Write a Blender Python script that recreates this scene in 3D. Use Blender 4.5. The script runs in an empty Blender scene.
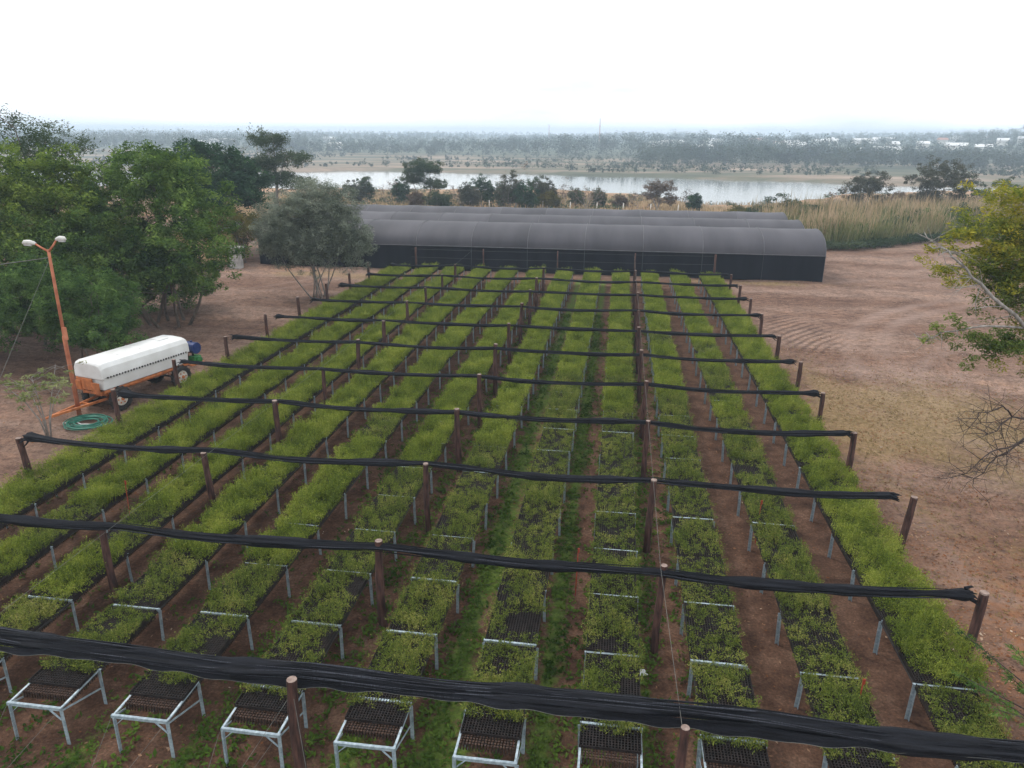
import bpy, math, random
import numpy as np
from mathutils import Vector, Matrix
R = math.radians
rng = np.random.default_rng(7)
random.seed(7)
sc = bpy.context.scene
COL = sc.collection

# ------------------------------------------------------------------ camera
cam_d = bpy.data.cameras.new('camera')
cam_d.sensor_width = 36.0
cam_d.lens = 735.0 / 1024 * 36.0
cam_d.clip_start = 0.1
cam_d.clip_end = 12000
cam = bpy.data.objects.new('camera', cam_d)
COL.objects.link(cam)
PITCH, YAW, ROLL, CH = R(18.75), R(8.1036), R(0.34), 11.0
cam.matrix_world = (Matrix.Translation((0, 0, CH)) @ Matrix.Rotation(YAW, 4, 'Z')
                    @ Matrix.Rotation(math.pi / 2 - PITCH, 4, 'X') @ Matrix.Rotation(ROLL, 4, 'Z'))
sc.camera = cam

# ------------------------------------------------------------------ world, sun, exposure
SUN_EL, SUN_AZ = R(52), R(-60)     # azimuth measured clockwise from +Y
world = bpy.data.worlds.new('World')
sc.world = world
world.use_nodes = True
wt = world.node_tree
wt.nodes.clear()
wo = wt.nodes.new('ShaderNodeOutputWorld')
bg = wt.nodes.new('ShaderNodeBackground')
bg.inputs['Strength'].default_value = 0.1
sky = wt.nodes.new('ShaderNodeTexSky')
sky.sky_type = 'NISHITA'
sky.sun_disc = False
sky.sun_elevation = SUN_EL
sky.sun_rotation = SUN_AZ
tc = wt.nodes.new('ShaderNodeTexCoord')
mp = wt.nodes.new('ShaderNodeMapping')
mp.inputs['Scale'].default_value = (1.2, 1.2, 5.0)
nz = wt.nodes.new('ShaderNodeTexNoise')
nz.inputs['Scale'].default_value = 2.2
nz.inputs['Detail'].default_value = 5
nz.inputs['Roughness'].default_value = 0.55
cr = wt.nodes.new('ShaderNodeValToRGB')
cr.color_ramp.elements[0].position = 0.34
cr.color_ramp.elements[0].color = (10.0, 10.6, 11.2, 1)
cr.color_ramp.elements[1].position = 0.60
cr.color_ramp.elements[1].color = (17.0, 17.0, 17.0, 1)
mx = wt.nodes.new('ShaderNodeMix')
mx.data_type = 'RGBA'
mx.inputs[0].default_value = 0.92
wt.links.new(tc.outputs['Generated'], mp.inputs['Vector'])
wt.links.new(mp.outputs[0], nz.inputs['Vector'])
wt.links.new(nz.outputs['Fac'], cr.inputs[0])
wt.links.new(sky.outputs[0], mx.inputs[6])
wt.links.new(cr.outputs[0], mx.inputs[7])
wt.links.new(mx.outputs[2], bg.inputs['Color'])
wt.links.new(bg.outputs[0], wo.inputs['Surface'])

sun_d = bpy.data.lights.new('sun', 'SUN')
sun_d.energy = 1.5
sun_d.angle = R(10)
sun_d.color = (1.0, 0.95, 0.88)
sun = bpy.data.objects.new('sun', sun_d)
COL.objects.link(sun)
sd = Vector((math.sin(SUN_AZ) * math.cos(SUN_EL), math.cos(SUN_AZ) * math.cos(SUN_EL), math.sin(SUN_EL)))
sun.rotation_euler = sd.to_track_quat('Z', 'Y').to_euler()

sc.view_settings.view_transform = 'Standard'
sc.view_settings.look = 'None'
sc.view_settings.gamma = 1.0
sc.view_settings.use_curve_mapping = False
sc.view_settings.exposure = 0.15
sc.render.engine = 'CYCLES'
sc.cycles.max_bounces = 6
sc.cycles.diffuse_bounces = 2
sc.cycles.glossy_bounces = 2
sc.cycles.transmission_bounces = 3
sc.cycles.volume_bounces = 2
sc.cycles.use_denoising = True

# ------------------------------------------------------------------ helpers
def props(o, label=None, cat=None, group=None, kind=None):
    if label: o['label'] = label
    if cat: o['category'] = cat
    if group: o['group'] = group
    if kind: o['kind'] = kind
    return o

def empty(name, loc=(0, 0, 0), rz=0.0):
    o = bpy.data.objects.new(name, None)
    COL.objects.link(o)
    o.location = loc
    o.rotation_euler = (0, 0, rz)
    o.empty_display_size = 0.3
    return o

def link(name, me, parent=None, loc=(0, 0, 0)):
    o = bpy.data.objects.new(name, me)
    COL.objects.link(o)
    o.location = loc
    if parent: o.parent = parent
    return o

def np_mesh(name, V, F, mat, smooth=False):
    """V (n,3), F (m,k)"""
    V = np.asarray(V, dtype=np.float32); F = np.asarray(F, dtype=np.int32)
    me = bpy.data.meshes.new(name)
    me.vertices.add(len(V)); me.vertices.foreach_set('co', V.ravel())
    k = F.shape[1]
    me.loops.add(F.size); me.loops.foreach_set('vertex_index', F.ravel())
    me.polygons.add(len(F))
    me.polygons.foreach_set('loop_start', np.arange(0, F.size, k, dtype=np.int32))
    me.update(calc_edges=True)
    me.materials.append(mat)
    if smooth: me.polygons.foreach_set('use_smooth', np.ones(len(F), dtype=bool))
    return me

class MB:
    """collects simple shapes into one mesh"""
    def __init__(s): s.v = []; s.f = []
    def add(s, vs, fs):
        n = len(s.v); s.v += [tuple(p) for p in vs]; s.f += [tuple(i + n for i in f) for f in fs]; return s
    def box(s, c, d, rz=0.0):
        cx, cy, cz = c; a, b, h = d[0] / 2, d[1] / 2, d[2] / 2
        co, si = math.cos(rz), math.sin(rz)
        vs = []
        for z in (-h, h):
            for x, y in ((-a, -b), (a, -b), (a, b), (-a, b)):
                vs.append((cx + x * co - y * si, cy + x * si + y * co, cz + z))
        return s.add(vs, [(3, 2, 1, 0), (4, 5, 6, 7), (0, 1, 5, 4), (1, 2, 6, 5), (2, 3, 7, 6), (3, 0, 4, 7)])
    def bar(s, p, q, w, h=None):
        """rectangular bar from p to q"""
        h = h or w
        p = Vector(p); q = Vector(q); d = (q - p).normalized()
        up = Vector((0, 0, 1)) if abs(d.z) < 0.95 else Vector((0, 1, 0))
        a = d.cross(up).normalized() * w / 2; b = a.cross(d).normalized() * h / 2
        vs = [p - a - b, p + a - b, p + a + b, p - a + b, q - a - b, q + a - b, q + a + b, q - a + b]
        return s.add(vs, [(0, 1, 2, 3), (7, 6, 5, 4), (4, 5, 1, 0), (5, 6, 2, 1), (6, 7, 3, 2), (7, 4, 0, 3)])
    def tube(s, pts, rad, n=8, caps=True):
        pts = [Vector(p) for p in pts]
        if not hasattr(rad, '__len__'): rad = [rad] * len(pts)
        base = len(s.v); ref = None
        for i, p in enumerate(pts):
            d = (pts[min(i + 1, len(pts) - 1)] - pts[max(i - 1, 0)])
            d = d.normalized() if d.length > 1e-9 else Vector((0, 0, 1))
            if ref is None: ref = Vector((0, 0, 1)) if abs(d.z) < 0.9 else Vector((1, 0, 0))
            a = (ref - d * ref.dot(d)).normalized(); ref = a; b = d.cross(a)
            for k in range(n):
                t = 2 * math.pi * k / n
                s.v.append(tuple(p + (a * math.cos(t) + b * math.sin(t)) * rad[i]))
        for i in range(len(pts) - 1):
            for k in range(n):
                k2 = (k + 1) % n
                s.f.append((base + i * n + k, base + i * n + k2, base + (i + 1) * n + k2, base + (i + 1) * n + k))
        if caps:
            s.f.append(tuple(base + k for k in reversed(range(n))))
            s.f.append(tuple(base + (len(pts) - 1) * n + k for k in range(n)))
        return s
    def mesh(s, name, mat, smooth=False, bevel=0):
        me = bpy.data.meshes.new(name)
        me.from_pydata(s.v, [], s.f)
        me.materials.append(mat)
        if smooth: me.polygons.foreach_set('use_smooth', [True] * len(me.polygons))
        me.update()
        return me
    def build(s, name, mat, parent=None, smooth=False, bevel=0, loc=(0, 0, 0)):
        o = link(name, s.mesh(name, mat, smooth), parent, loc)
        if bevel:
            m = o.modifiers.new('bevel', 'BEVEL'); m.width = bevel; m.segments = 2; m.limit_method = 'ANGLE'
        return o

# ------------------------------------------------------------------ materials
def mat(name):
    m = bpy.data.materials.new(name); m.use_nodes = True
    return m, m.node_tree.nodes, m.node_tree.links, m.node_tree.nodes['Principled BSDF']

def noisy(name, c1, c2, scale=8, rough=0.8, metal=0.0, bump=0.0, bscale=None, detail=5, stretch=None, spec=0.3):
    m, N, L, b = mat(name)
    t = N.new('ShaderNodeTexCoord'); n = N.new('ShaderNodeTexNoise')
    n.inputs['Scale'].default_value = scale; n.inputs['Detail'].default_value = detail
    src = t.outputs['Object']
    if stretch:
        mm = N.new('ShaderNodeMapping'); mm.inputs['Scale'].default_value = stretch
        L.new(src, mm.inputs[0]); src = mm.outputs[0]
    L.new(src, n.inputs['Vector'])
    r = N.new('ShaderNodeValToRGB')
    r.color_ramp.elements[0].position = 0.32; r.color_ramp.elements[0].color = (*c1, 1)
    r.color_ramp.elements[1].position = 0.68; r.color_ramp.elements[1].color = (*c2, 1)
    L.new(n.outputs['Fac'], r.inputs[0]); L.new(r.outputs[0], b.inputs['Base Color'])
    b.inputs['Roughness'].default_value = rough; b.inputs['Metallic'].default_value = metal
    b.inputs['Specular IOR Level'].default_value = spec
    if bump:
        bp = N.new('ShaderNodeBump'); bp.inputs['Strength'].default_value = bump; bp.inputs['Distance'].default_value = 0.02
        n2 = N.new('ShaderNodeTexNoise'); n2.inputs['Scale'].default_value = bscale or scale * 3; n2.inputs['Detail'].default_value = 4
        L.new(src, n2.inputs['Vector']); L.new(n2.outputs['Fac'], bp.inputs['Height']); L.new(bp.outputs[0], b.inputs['Normal'])
    return m

def leafmat(name, cols, trans=0.35, patch=0.6, rough=0.6, amp=2.6, ind=.4):
    """every leaf its own tone of cols, with slow patches of tone through the crown"""
    m, N, L, b = mat(name)
    g = N.new('ShaderNodeNewGeometry'); t = N.new('ShaderNodeNewGeometry')
    n = N.new('ShaderNodeTexNoise'); n.inputs['Scale'].default_value = patch; n.inputs['Detail'].default_value = 2
    L.new(t.outputs['Position'], n.inputs['Vector'])
    a = N.new('ShaderNodeMath'); a.operation = 'MULTIPLY_ADD'; a.inputs[1].default_value = amp; a.inputs[2].default_value = .3 - amp / 2
    L.new(n.outputs['Fac'], a.inputs[0])
    s = N.new('ShaderNodeMath'); s.operation = 'MULTIPLY_ADD'; s.inputs[1].default_value = ind
    L.new(g.outputs['Random Per Island'], s.inputs[0]); 
    h = N.new('ShaderNodeMath'); h.operation = 'MULTIPLY'; h.inputs[1].default_value = 0.75
    L.new(a.outputs[0], h.inputs[0]); L.new(h.outputs[0], s.inputs[2])
    r = N.new('ShaderNodeValToRGB')
    while len(r.color_ramp.elements) < len(cols): r.color_ramp.elements.new(0.5)
    for i, c in enumerate(cols):
        r.color_ramp.elements[i].position = i / (len(cols) - 1); r.color_ramp.elements[i].color = (*c, 1)
    L.new(s.outputs[0], r.inputs[0])
    d = N.new('ShaderNodeBsdfDiffuse'); tr = N.new('ShaderNodeBsdfTranslucent'); mixs = N.new('ShaderNodeMixShader')
    mixs.inputs[0].default_value = trans
    L.new(r.outputs[0], d.inputs[0]); L.new(r.outputs[0], tr.inputs[0])
    L.new(d.outputs[0], mixs.inputs[1]); L.new(tr.outputs[0], mixs.inputs[2])
    N.remove(b)
    L.new(mixs.outputs[0], N['Material Output'].inputs['Surface'])
    return m

M = {}
M['bark'] = noisy('bark', (0.07, 0.055, 0.045), (0.17, 0.14, 0.115), 6, 0.9, bump=0.6, stretch=(1, 1, 0.2))
M['greybark'] = noisy('grey_bark', (0.16, 0.145, 0.13), (0.34, 0.32, 0.3), 9, 0.9, bump=0.5, stretch=(1, 1, 0.3))
M['post'] = noisy('post_wood', (0.018, 0.010, 0.009), (0.105, 0.050, 0.040), 9, 0.85, bump=0.8, stretch=(1.6, 1.6, 0.25))
M['postcut'] = noisy('cut_wood', (0.17, 0.12, 0.10), (0.30, 0.23, 0.2), 14, 0.9)
M['galv'] = noisy('galvanised_steel', (0.19, 0.25, 0.29), (0.42, 0.50, 0.55), 14, 0.5, metal=0.25, spec=0.5)
M['tray'] = noisy('tray_plastic', (0.007, 0.006, 0.006), (0.026, 0.019, 0.018), 7, 0.75, spec=0.2)
M['tube'] = noisy('tube_soil', (0.010, 0.007, 0.006), (0.085, 0.048, 0.034), 26, 0.9)
M['cloth'] = noisy('shade_cloth', (0.003, 0.0035, 0.0055), (0.013, 0.015, 0.022), 3.5, 0.8, bump=1.0, bscale=30, stretch=(0.35, 6, 6), spec=0.18)
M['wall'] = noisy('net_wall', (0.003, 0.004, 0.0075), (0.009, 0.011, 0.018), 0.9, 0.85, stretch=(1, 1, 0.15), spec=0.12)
M['wire'] = noisy('wire', (0.09, 0.095, 0.09), (0.19, 0.19, 0.17), 5, 0.6, metal=0.2)
M['fringe'] = noisy('net_fringe', (0.012, 0.014, 0.020), (0.045, 0.050, 0.066), 8, 0.8, stretch=(6, 1, 1))
M['orange'] = noisy('orange_paint', (0.26, 0.085, 0.03), (0.58, 0.19, 0.06), 4, 0.55, bump=0.1)
M['lamppole'] = noisy('rusty_pole', (0.30, 0.09, 0.045), (0.52, 0.20, 0.11), 2.5, 0.7, bump=0.2)
M['white'] = noisy('white_tank', (0.60, 0.60, 0.585), (0.76, 0.77, 0.77), 1.1, 0.35)
M['rubber'] = noisy('rubber', (0.012, 0.012, 0.013), (0.04, 0.036, 0.033), 10, 0.85)
M['rim'] = noisy('wheel_rim', (0.45, 0.42, 0.36), (0.68, 0.66, 0.6), 6, 0.5)
M['dark'] = noisy('dark_metal', (0.015, 0.015, 0.016), (0.045, 0.04, 0.038), 8, 0.6)
M['blue'] = noisy('blue_paint', (0.008, 0.02, 0.08), (0.02, 0.04, 0.15), 6, 0.4)
M['green'] = noisy('green_paint', (0.02, 0.12, 0.03), (0.05, 0.22, 0.06), 6, 0.4)
M['plank'] = noisy('plank', (0.22, 0.09, 0.06), (0.34, 0.16, 0.1), 6, 0.8)
M['hose'] = noisy('hose', (0.01, 0.09, 0.06), (0.03, 0.20, 0.14), 6, 0.4)
M['red'] = noisy('red_stake', (0.22, 0.03, 0.015), (0.42, 0.08, 0.04), 6, 0.6)
M['litter'] = noisy('pale_plastic', (0.55, 0.58, 0.58), (0.8, 0.82, 0.82), 20, 0.4)
M['concrete'] = noisy('concrete', (0.26, 0.25, 0.24), (0.46, 0.44, 0.42), 3, 0.9, bump=0.3)
M['yellowwall'] = noisy('yellow_wall', (0.34, 0.24, 0.12), (0.48, 0.35, 0.18), 2, 0.9)
M['lamp'] = noisy('lamp_housing', (0.45, 0.44, 0.42), (0.65, 0.64, 0.61), 6, 0.4)
M['glass'] = noisy('lamp_lens', (0.5, 0.52, 0.54), (0.7, 0.72, 0.74), 6, 0.15)
M['house'] = noisy('house_wall', (0.55, 0.52, 0.48), (0.75, 0.73, 0.7), 0.1, 0.8)
M['roofw'] = noisy('pale_roof', (0.6, 0.6, 0.6), (0.85, 0.85, 0.85), 0.1, 0.6)
M['roofr'] = noisy('tile_roof', (0.35, 0.16, 0.11), (0.45, 0.22, 0.16), 0.1, 0.8)
M['fencepost'] = noisy('fence_post', (0.45, 0.42, 0.38), (0.6, 0.57, 0.52), 3, 0.8)
M['pane'] = noisy('window_pane', (0.03, 0.035, 0.04), (0.06, 0.065, 0.07), 1, 0.2)

M['seed'] = leafmat('seedling_leaf', [(0.045, 0.066, 0.014), (0.12, 0.168, 0.026), (0.23, 0.285, 0.042), (0.40, 0.42, 0.09)], 0.45, 1.2, amp=1.6, ind=.6)
M['seed2'] = leafmat('seedling_leaf_dull', [(0.045, 0.060, 0.016), (0.10, 0.14, 0.028), (0.19, 0.23, 0.045), (0.34, 0.32, 0.10)], 0.4, 1.5, amp=1.6, ind=.6)
M['leafA'] = leafmat('leaf_mid_green', [(0.024, 0.055, 0.018), (0.105, 0.18, 0.042), (0.25, 0.35, 0.08)], 0.35, 0.8)
M['leafB'] = leafmat('leaf_yellow_green', [(0.026, 0.055, 0.014), (0.125, 0.19, 0.036), (0.29, 0.37, 0.07)], 0.35, 0.7)
M['leafC'] = leafmat('leaf_deep_green', [(0.020, 0.048, 0.016), (0.080, 0.145, 0.040), (0.18, 0.28, 0.075)], 0.35, 1.3)
M['leafD'] = leafmat('leaf_dark_green', [(0.010, 0.032, 0.018), (0.034, 0.078, 0.038), (0.08, 0.145, 0.065)], 0.25, 0.6)
M['leafO'] = leafmat('leaf_grey_olive', [(0.085, 0.105, 0.078), (0.20, 0.23, 0.175), (0.36, 0.39, 0.31)], 0.3, 1.1)
M['leafG'] = leafmat('leaf_brown_green', [(0.07, 0.07, 0.02), (0.12, 0.11, 0.03), (0.18, 0.15, 0.05)], 0.3, 0.5)
M['leafS'] = leafmat('leaf_shrub', [(0.028, 0.055, 0.028), (0.065, 0.095, 0.05), (0.11, 0.14, 0.075)], 0.3, 0.2)
M['leafGrey'] = leafmat('leaf_grey_brown', [(0.045, 0.055, 0.04), (0.085, 0.09, 0.065), (0.14, 0.14, 0.105)], 0.25, 0.4)
M['leafDry'] = leafmat('leaf_dry_brown', [(0.10, 0.075, 0.055), (0.16, 0.12, 0.09), (0.22, 0.17, 0.13)], 0.2, 0.2)
M['leafY'] = leafmat('leaf_yellow_flower', [(0.08, 0.12, 0.025), (0.19, 0.22, 0.04), (0.36, 0.33, 0.045), (0.55, 0.42, 0.06)], 0.4, 0.9)
M['leafR'] = leafmat('leaf_right_tree', [(0.06, 0.10, 0.025), (0.14, 0.19, 0.045), (0.26, 0.30, 0.085)], 0.4, 0.8)
M['leafP'] = leafmat('leaf_pale_sapling', [(0.12, 0.15, 0.05), (0.22, 0.25, 0.10), (0.36, 0.36, 0.19)], 0.4, 1.5)
M['forest'] = leafmat('forest_leaf', [(0.010, 0.026, 0.018), (0.030, 0.055, 0.034), (0.07, 0.09, 0.05)], 0.15, 0.03)
M['reed'] = leafmat('reed_blade', [(0.06, 0.09, 0.035), (0.14, 0.165, 0.065), (0.26, 0.245, 0.12), (0.42, 0.33, 0.2)], 0.35, 0.12)
M['reeddry'] = leafmat('dry_reed_blade', [(0.16, 0.15, 0.07), (0.30, 0.23, 0.13), (0.46, 0.35, 0.22), (0.5, 0.36, 0.25)], 0.35, 0.15)
M['weed'] = leafmat('weed_leaf', [(0.035, 0.075, 0.012), (0.085, 0.15, 0.024), (0.17, 0.25, 0.045)], 0.35, 0.6)
M['drygrass'] = leafmat('dry_grass', [(0.14, 0.11, 0.05), (0.24, 0.18, 0.08), (0.34, 0.26, 0.13)], 0.3, 0.5)
M['litterleaf'] = leafmat('fallen_leaf', [(0.07, 0.035, 0.022), (0.20, 0.085, 0.04), (0.30, 0.17, 0.10), (0.46, 0.38, 0.3)], 0.1, 0.8)

M['clod'] = noisy('clod', (0.09, 0.055, 0.042), (0.30, 0.21, 0.17), 1.5, 0.95)
M['twig'] = noisy('twig', (0.03, 0.022, 0.02), (0.075, 0.055, 0.048), 5, 0.9)
# ------------------------------------------------------------------ terrain
def sstep(a, b, x):
    t = np.clip((x - a) / (b - a), 0, 1); return t * t * (3 - 2 * t)

near_pts = np.array([(-600, 210), (-300, 214), (-97, 224), (-67, 226), (-19, 236), (-9, 234), (6, 219), (18, 194), (36, 194), (48, 214), (65, 236), (93, 254), (136, 268), (400, 262), (900, 250)], float)
far_pts = np.array([(-700, 345), (-143, 338), (-137, 362), (-56, 352), (0, 338), (48, 324), (85, 309), (110, 300), (136, 296), (400, 310), (900, 330)], float)
def river_near(x): return np.interp(x, near_pts[:, 0], near_pts[:, 1])
def river_far(x): return np.interp(x, far_pts[:, 0], far_pts[:, 1])

def terrain(x, y):
    x = np.asarray(x, float); y = np.asarray(y, float)
    n = river_near(x) + 2.5 * np.sin(x * .21) + 1.5 * np.sin(x * .53 + 1); f = river_far(x) + 3 * np.sin(x * .11) + 1.5 * np.sin(x * .37)
    z = np.zeros_like(x + y)
    z = z - 4.6 * sstep(95, 1, 0) * 0
    t = sstep(0, 1, (y - 92) / np.maximum(n - 100, 1))
    z = -4.6 * t
    z = z - 0.9 * sstep(n - 8, n - 1, y) - 2.0 * sstep(n - 2, n + 10, y)
    z = z + 2.6 * sstep(f - 10, f + 2, y) + np.clip(y - f, 0, None) * 0.0
    z = z + 5.5 * sstep(420, 1500, y) * 1.0 + 8.5 * sstep(1400, 3400, y)
    ratio = x / np.maximum(y, 50)
    z = z + 6 * sstep(0.34, 0.55, ratio) * sstep(450, 1100, y) + 4 * sstep(0.05, 0.35, ratio) * sstep(420, 900, y)
    und = 0.05 * np.sin(x * .7 + y * .23) * np.sin(y * .41 - x * .17) + 0.03 * np.sin(x * 1.9 + 2) * np.sin(y * 1.3)
    clear = (1 - sstep(7.6, 9.5, x) * 1.0) * (1 - sstep(-18.2, -19.5, x) * 0)
    z = z + und * np.where((x > -18) & (x < 8) & (y < 60), 0.25, 1.0) * (y < 92)
    return z

def growth(a, b, step, lim_lo, lim_hi, g=1.07):
    v = list(np.arange(a, b + 1e-6, step)); s = step
    while v[-1] < lim_hi: s *= g; v.append(v[-1] + s)
    s = step
    while v[0] > lim_lo: s *= g; v.insert(0, v[0] - s)
    return np.array(v)
gx = growth(-40, 45, 0.5, -3200, 3200); gy = growth(0, 110, 0.5, -60, 3500, 1.03)
GX, GY = np.meshgrid(gx, gy)
GZ = terrain(GX, GY)
nx, ny = len(gx), len(gy)
idx = np.arange(nx * ny).reshape(ny, nx)
F = np.stack([idx[:-1, :-1], idx[:-1, 1:], idx[1:, 1:], idx[1:, :-1]], -1).reshape(-1, 4)

# ground material: masks are stored per vertex, all detail is noise
def vnoise(x, y, s, seed=0):
    r = np.zeros_like(x, float)
    for k in range(4):
        a = seed * 1.7 + k * 2.4
        r = r + np.sin((x * math.cos(a) + y * math.sin(a)) * s * (1 + .37 * k) + a * 3) * np.cos((y * math.cos(a * 1.3) - x * math.sin(a * .7)) * s * (1 + .23 * k) + a)
    return r / 4
ROWX = [2.45 + 2.135 * (k - 9) for k in range(12)]
def weed_mask(x, y):
    inb = sstep(-19.8, -17.6, x) * (1 - sstep(7.4, 8.6, x)) * sstep(5, 7, y) * (1 - sstep(58, 60, y))
    ph = (x - ROWX[0]) / 2.135
    d = np.abs(ph - np.round(ph)) * 2.135           # distance to bench centre line
    u = (ph - np.floor(ph)) * 2.135                  # distance to the right of the bench centre line
    u = u + .12 * vnoise(x, y, 1.3, 6)
    lane = np.exp(-((u - 0.84) / .27) ** 2) + .85 * np.exp(-((u - 1.62) / .17) ** 2)
    g = 0.95 * lane + 0.35 * vnoise(x, y, 0.9, 2) + .1
    lush = 0.35 + 0.65 * np.exp(-((x + 2.2) / 4.0) ** 2) - 0.6 * sstep(2.8, 3.6, x) + .5 * np.exp(-((y - 8) / 2.2) ** 2) * (x < 0)
    return np.clip(inb * g * lush * 1.25, 0, 1)
def dry_mask(x, y):
    m = np.exp(-(((x - 13) / 5.0) ** 2 + ((y - 30) / 6.0) ** 2)) * 1.5
    m += np.exp(-(((x - 12.5) / 3.5) ** 2 + ((y - 18) / 2.5) ** 2)) * 0.7
    m += np.exp(-(((x - 9.5) / 1.2) ** 2 + ((y - 30) / 9.0) ** 2)) * 0.8
    m += np.exp(-(((x - 10) / 7.0) ** 2 + ((y - 59.6) / 1.0) ** 2)) * 1.2
    m += np.exp(-(((x + 24) / 6.0) ** 2 + ((y - 57.5) / 2.0) ** 2)) * 1.2
    m += 0.7 * sstep(-17, -18.2, x) * (1 - sstep(-19.4, -21, x) ) * 0
    return np.clip(m * (0.8 + 0.6 * vnoise(x, y, .8, 5)), 0, 1)
far_m = sstep(86, 100, GY + 3 * vnoise(GX, GY, .15, 3))
bank2 = sstep(0, 6, GY - river_far(GX) + 16)
me = np_mesh('ground', np.stack([GX, GY, GZ], -1).reshape(-1, 3), F, bpy.data.materials.new('tmp'), smooth=True)
wm = weed_mask(GX, GY); dm = dry_mask(GX, GY)
nursery = sstep(-18.6, -17.4, GX) * (1 - sstep(7.6, 9.2, GX)) * (1 - sstep(58, 61, GY))
def attr(name, a):
    at = me.attributes.new(name, 'FLOAT', 'POINT'); at.data.foreach_set('value', a.ravel().astype(np.float32))
attr('weed', wm); attr('dry', dm); attr('farland', far_m); attr('bank', bank2)
ring = np.hypot(GX - 24, GY - 33)
attr('ruts', np.exp(-((GX - 10.8) / 1.5) ** 2 - ((GY - 44) / 3.5) ** 2) * 1.3 + .25 * np.exp(-((GX - 15) / 6.0) ** 2 - ((GY - 52) / 9.0) ** 2))
trk = np.zeros_like(GX)
for cx_, cy_, rr_ in ((34, 36, 22.0), (34, 36, 21.6), (34, 36, 20.3), (34, 36, 19.9), (33, 30, 19.2), (33, 30, 17.6), (2, 88, 33.0), (2, 88, 31.2), (40, 20, 30.5), (-34, 60, 11.), (-34, 60, 12.7)):
    trk += np.exp(-((np.hypot(GX - cx_, GY - cy_) - rr_) / .22) ** 2)
attr('track', np.clip(trk * (.34 + .4 * vnoise(GX, GY, .4, 8)), 0, .5) * (1 - nursery))
attr('orange', 1.3 * np.exp(-((GX - 10.9) / 3.0) ** 2 - ((GY - 15.5) / 4.4) ** 2) + .6 * np.exp(-((GX - 9.7) / 1.6) ** 2 - ((GY - 27.5) / 3.5) ** 2)); attr('woodland', sstep(520, 600, GY + GX * .25) * .85); attr('nursery', nursery)
m, N, L, b = mat('ground_soil')
def attrn(n):
    a = N.new('ShaderNodeAttribute'); a.attribute_name = n; return a.outputs['Fac']
geo = N.new('ShaderNodeNewGeometry').outputs['Position']
def noise(scale, detail=6, rough=0.6, vec=None):
    n = N.new('ShaderNodeTexNoise'); n.inputs['Scale'].default_value = scale; n.inputs['Detail'].default_value = detail
    n.inputs['Roughness'].default_value = rough; L.new(vec or geo, n.inputs['Vector']); return n.outputs['Fac']
def ramp(fac, els):
    r = N.new('ShaderNodeValToRGB')
    while len(r.color_ramp.elements) < len(els): r.color_ramp.elements.new(.5)
    for e, (p, c) in zip(r.color_ramp.elements, els): e.position = p; e.color = (*c, 1)
    L.new(fac, r.inputs[0]); return r.outputs[0]
def mixc(f, a, c, mode='MIX'):
    x = N.new('ShaderNodeMix'); x.data_type = 'RGBA'; x.blend_type = mode
    if isinstance(f, float): x.inputs[0].default_value = f
    else: L.new(f, x.inputs[0])
    L.new(a, x.inputs[6])
    L.new(c, x.inputs[7]) if not isinstance(c, tuple) else setattr(x.inputs[7], 'default_value', (*c, 1))
    return x.outputs[2]
def mth(op, a, c=None, d=None):
    x = N.new('ShaderNodeMath'); x.operation = op
    for i, v in enumerate((a, c, d)):
        if v is None: continue
        if isinstance(v, (int, float)): x.inputs[i].default_value = v
        else: L.new(v, x.inputs[i])
    return x.outputs[0]
# pinkish brown clearing with tyre marks
stretchy = N.new('ShaderNodeMapping'); stretchy.inputs['Scale'].default_value = (0.25, 1.0, 1.0); stretchy.inputs['Rotation'].default_value = (0, 0, 0.35)
L.new(geo, stretchy.inputs[0])
clear = ramp(noise(0.16, 8, 0.72, stretchy.outputs[0]), [(0.32, (0.110, 0.060, 0.042)), (0.46, (0.190, 0.117, 0.085)), (0.58, (0.255, 0.175, 0.137)), (0.72, (0.31, 0.185, 0.118))])
fine = ramp(noise(3.2, 8, 0.75), [(0.32, (0.42, 0.39, 0.38)), (0.5, (.97, .97, .97)), (0.7, (1.32, 1.28, 1.26))])
clear = mixc(1.0, clear, fine, 'MULTIPLY')
clear = mixc(1.0, clear, ramp(noise(0.55, 9, .8), [(0.34, (0.52, 0.48, 0.49)), (0.5, (.98, .97, .97)), (0.66, (1.25, 1.2, 1.17))]), 'MULTIPLY')
clear = mixc(1.0, clear, ramp(noise(11, 6, .8), [(0.36, (0.50, 0.47, 0.46)), (0.48, (.97, .97, .97)), (0.60, (1.08, 1.08, 1.05)), (0.68, (1.6, 1.5, 1.4))]), 'MULTIPLY')
clear = mixc(attrn('track'), clear, (0.29, 0.205, 0.17))
clear = mixc(mth('MULTIPLY', attrn('orange'), ramp(noise(1.6, 7, .8), [(0.4, (0, 0, 0)), (0.62, (.9, .9, .9))])), clear, (0.22, 0.095, 0.042))
ringmap = N.new('ShaderNodeMapping'); ringmap.inputs['Location'].default_value = (-24, -33, 0)
L.new(geo, ringmap.inputs[0])
wv = N.new('ShaderNodeTexWave'); wv.wave_type = 'RINGS'; wv.rings_direction = 'Z'; wv.inputs['Scale'].default_value = 0.62
wv.inputs['Distortion'].default_value = 3.5; wv.inputs['Detail'].default_value = 5; wv.inputs['Detail Scale'].default_value = .5
L.new(ringmap.outputs[0], wv.inputs['Vector'])
ruts = mth('MULTIPLY', mth('SUBTRACT', wv.outputs['Fac'], 0.5), mth('MULTIPLY', attrn('ruts'), noise(0.5, 5, .7)))
clear = mixc(1.0, clear, ramp(mth('ADD', ruts, 0.5), [(0.35, (0.62, 0.60, 0.60)), (0.5, (1.0, 1.0, 1.0)), (0.65, (1.15, 1.15, 1.15))]), 'MULTIPLY')
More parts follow.
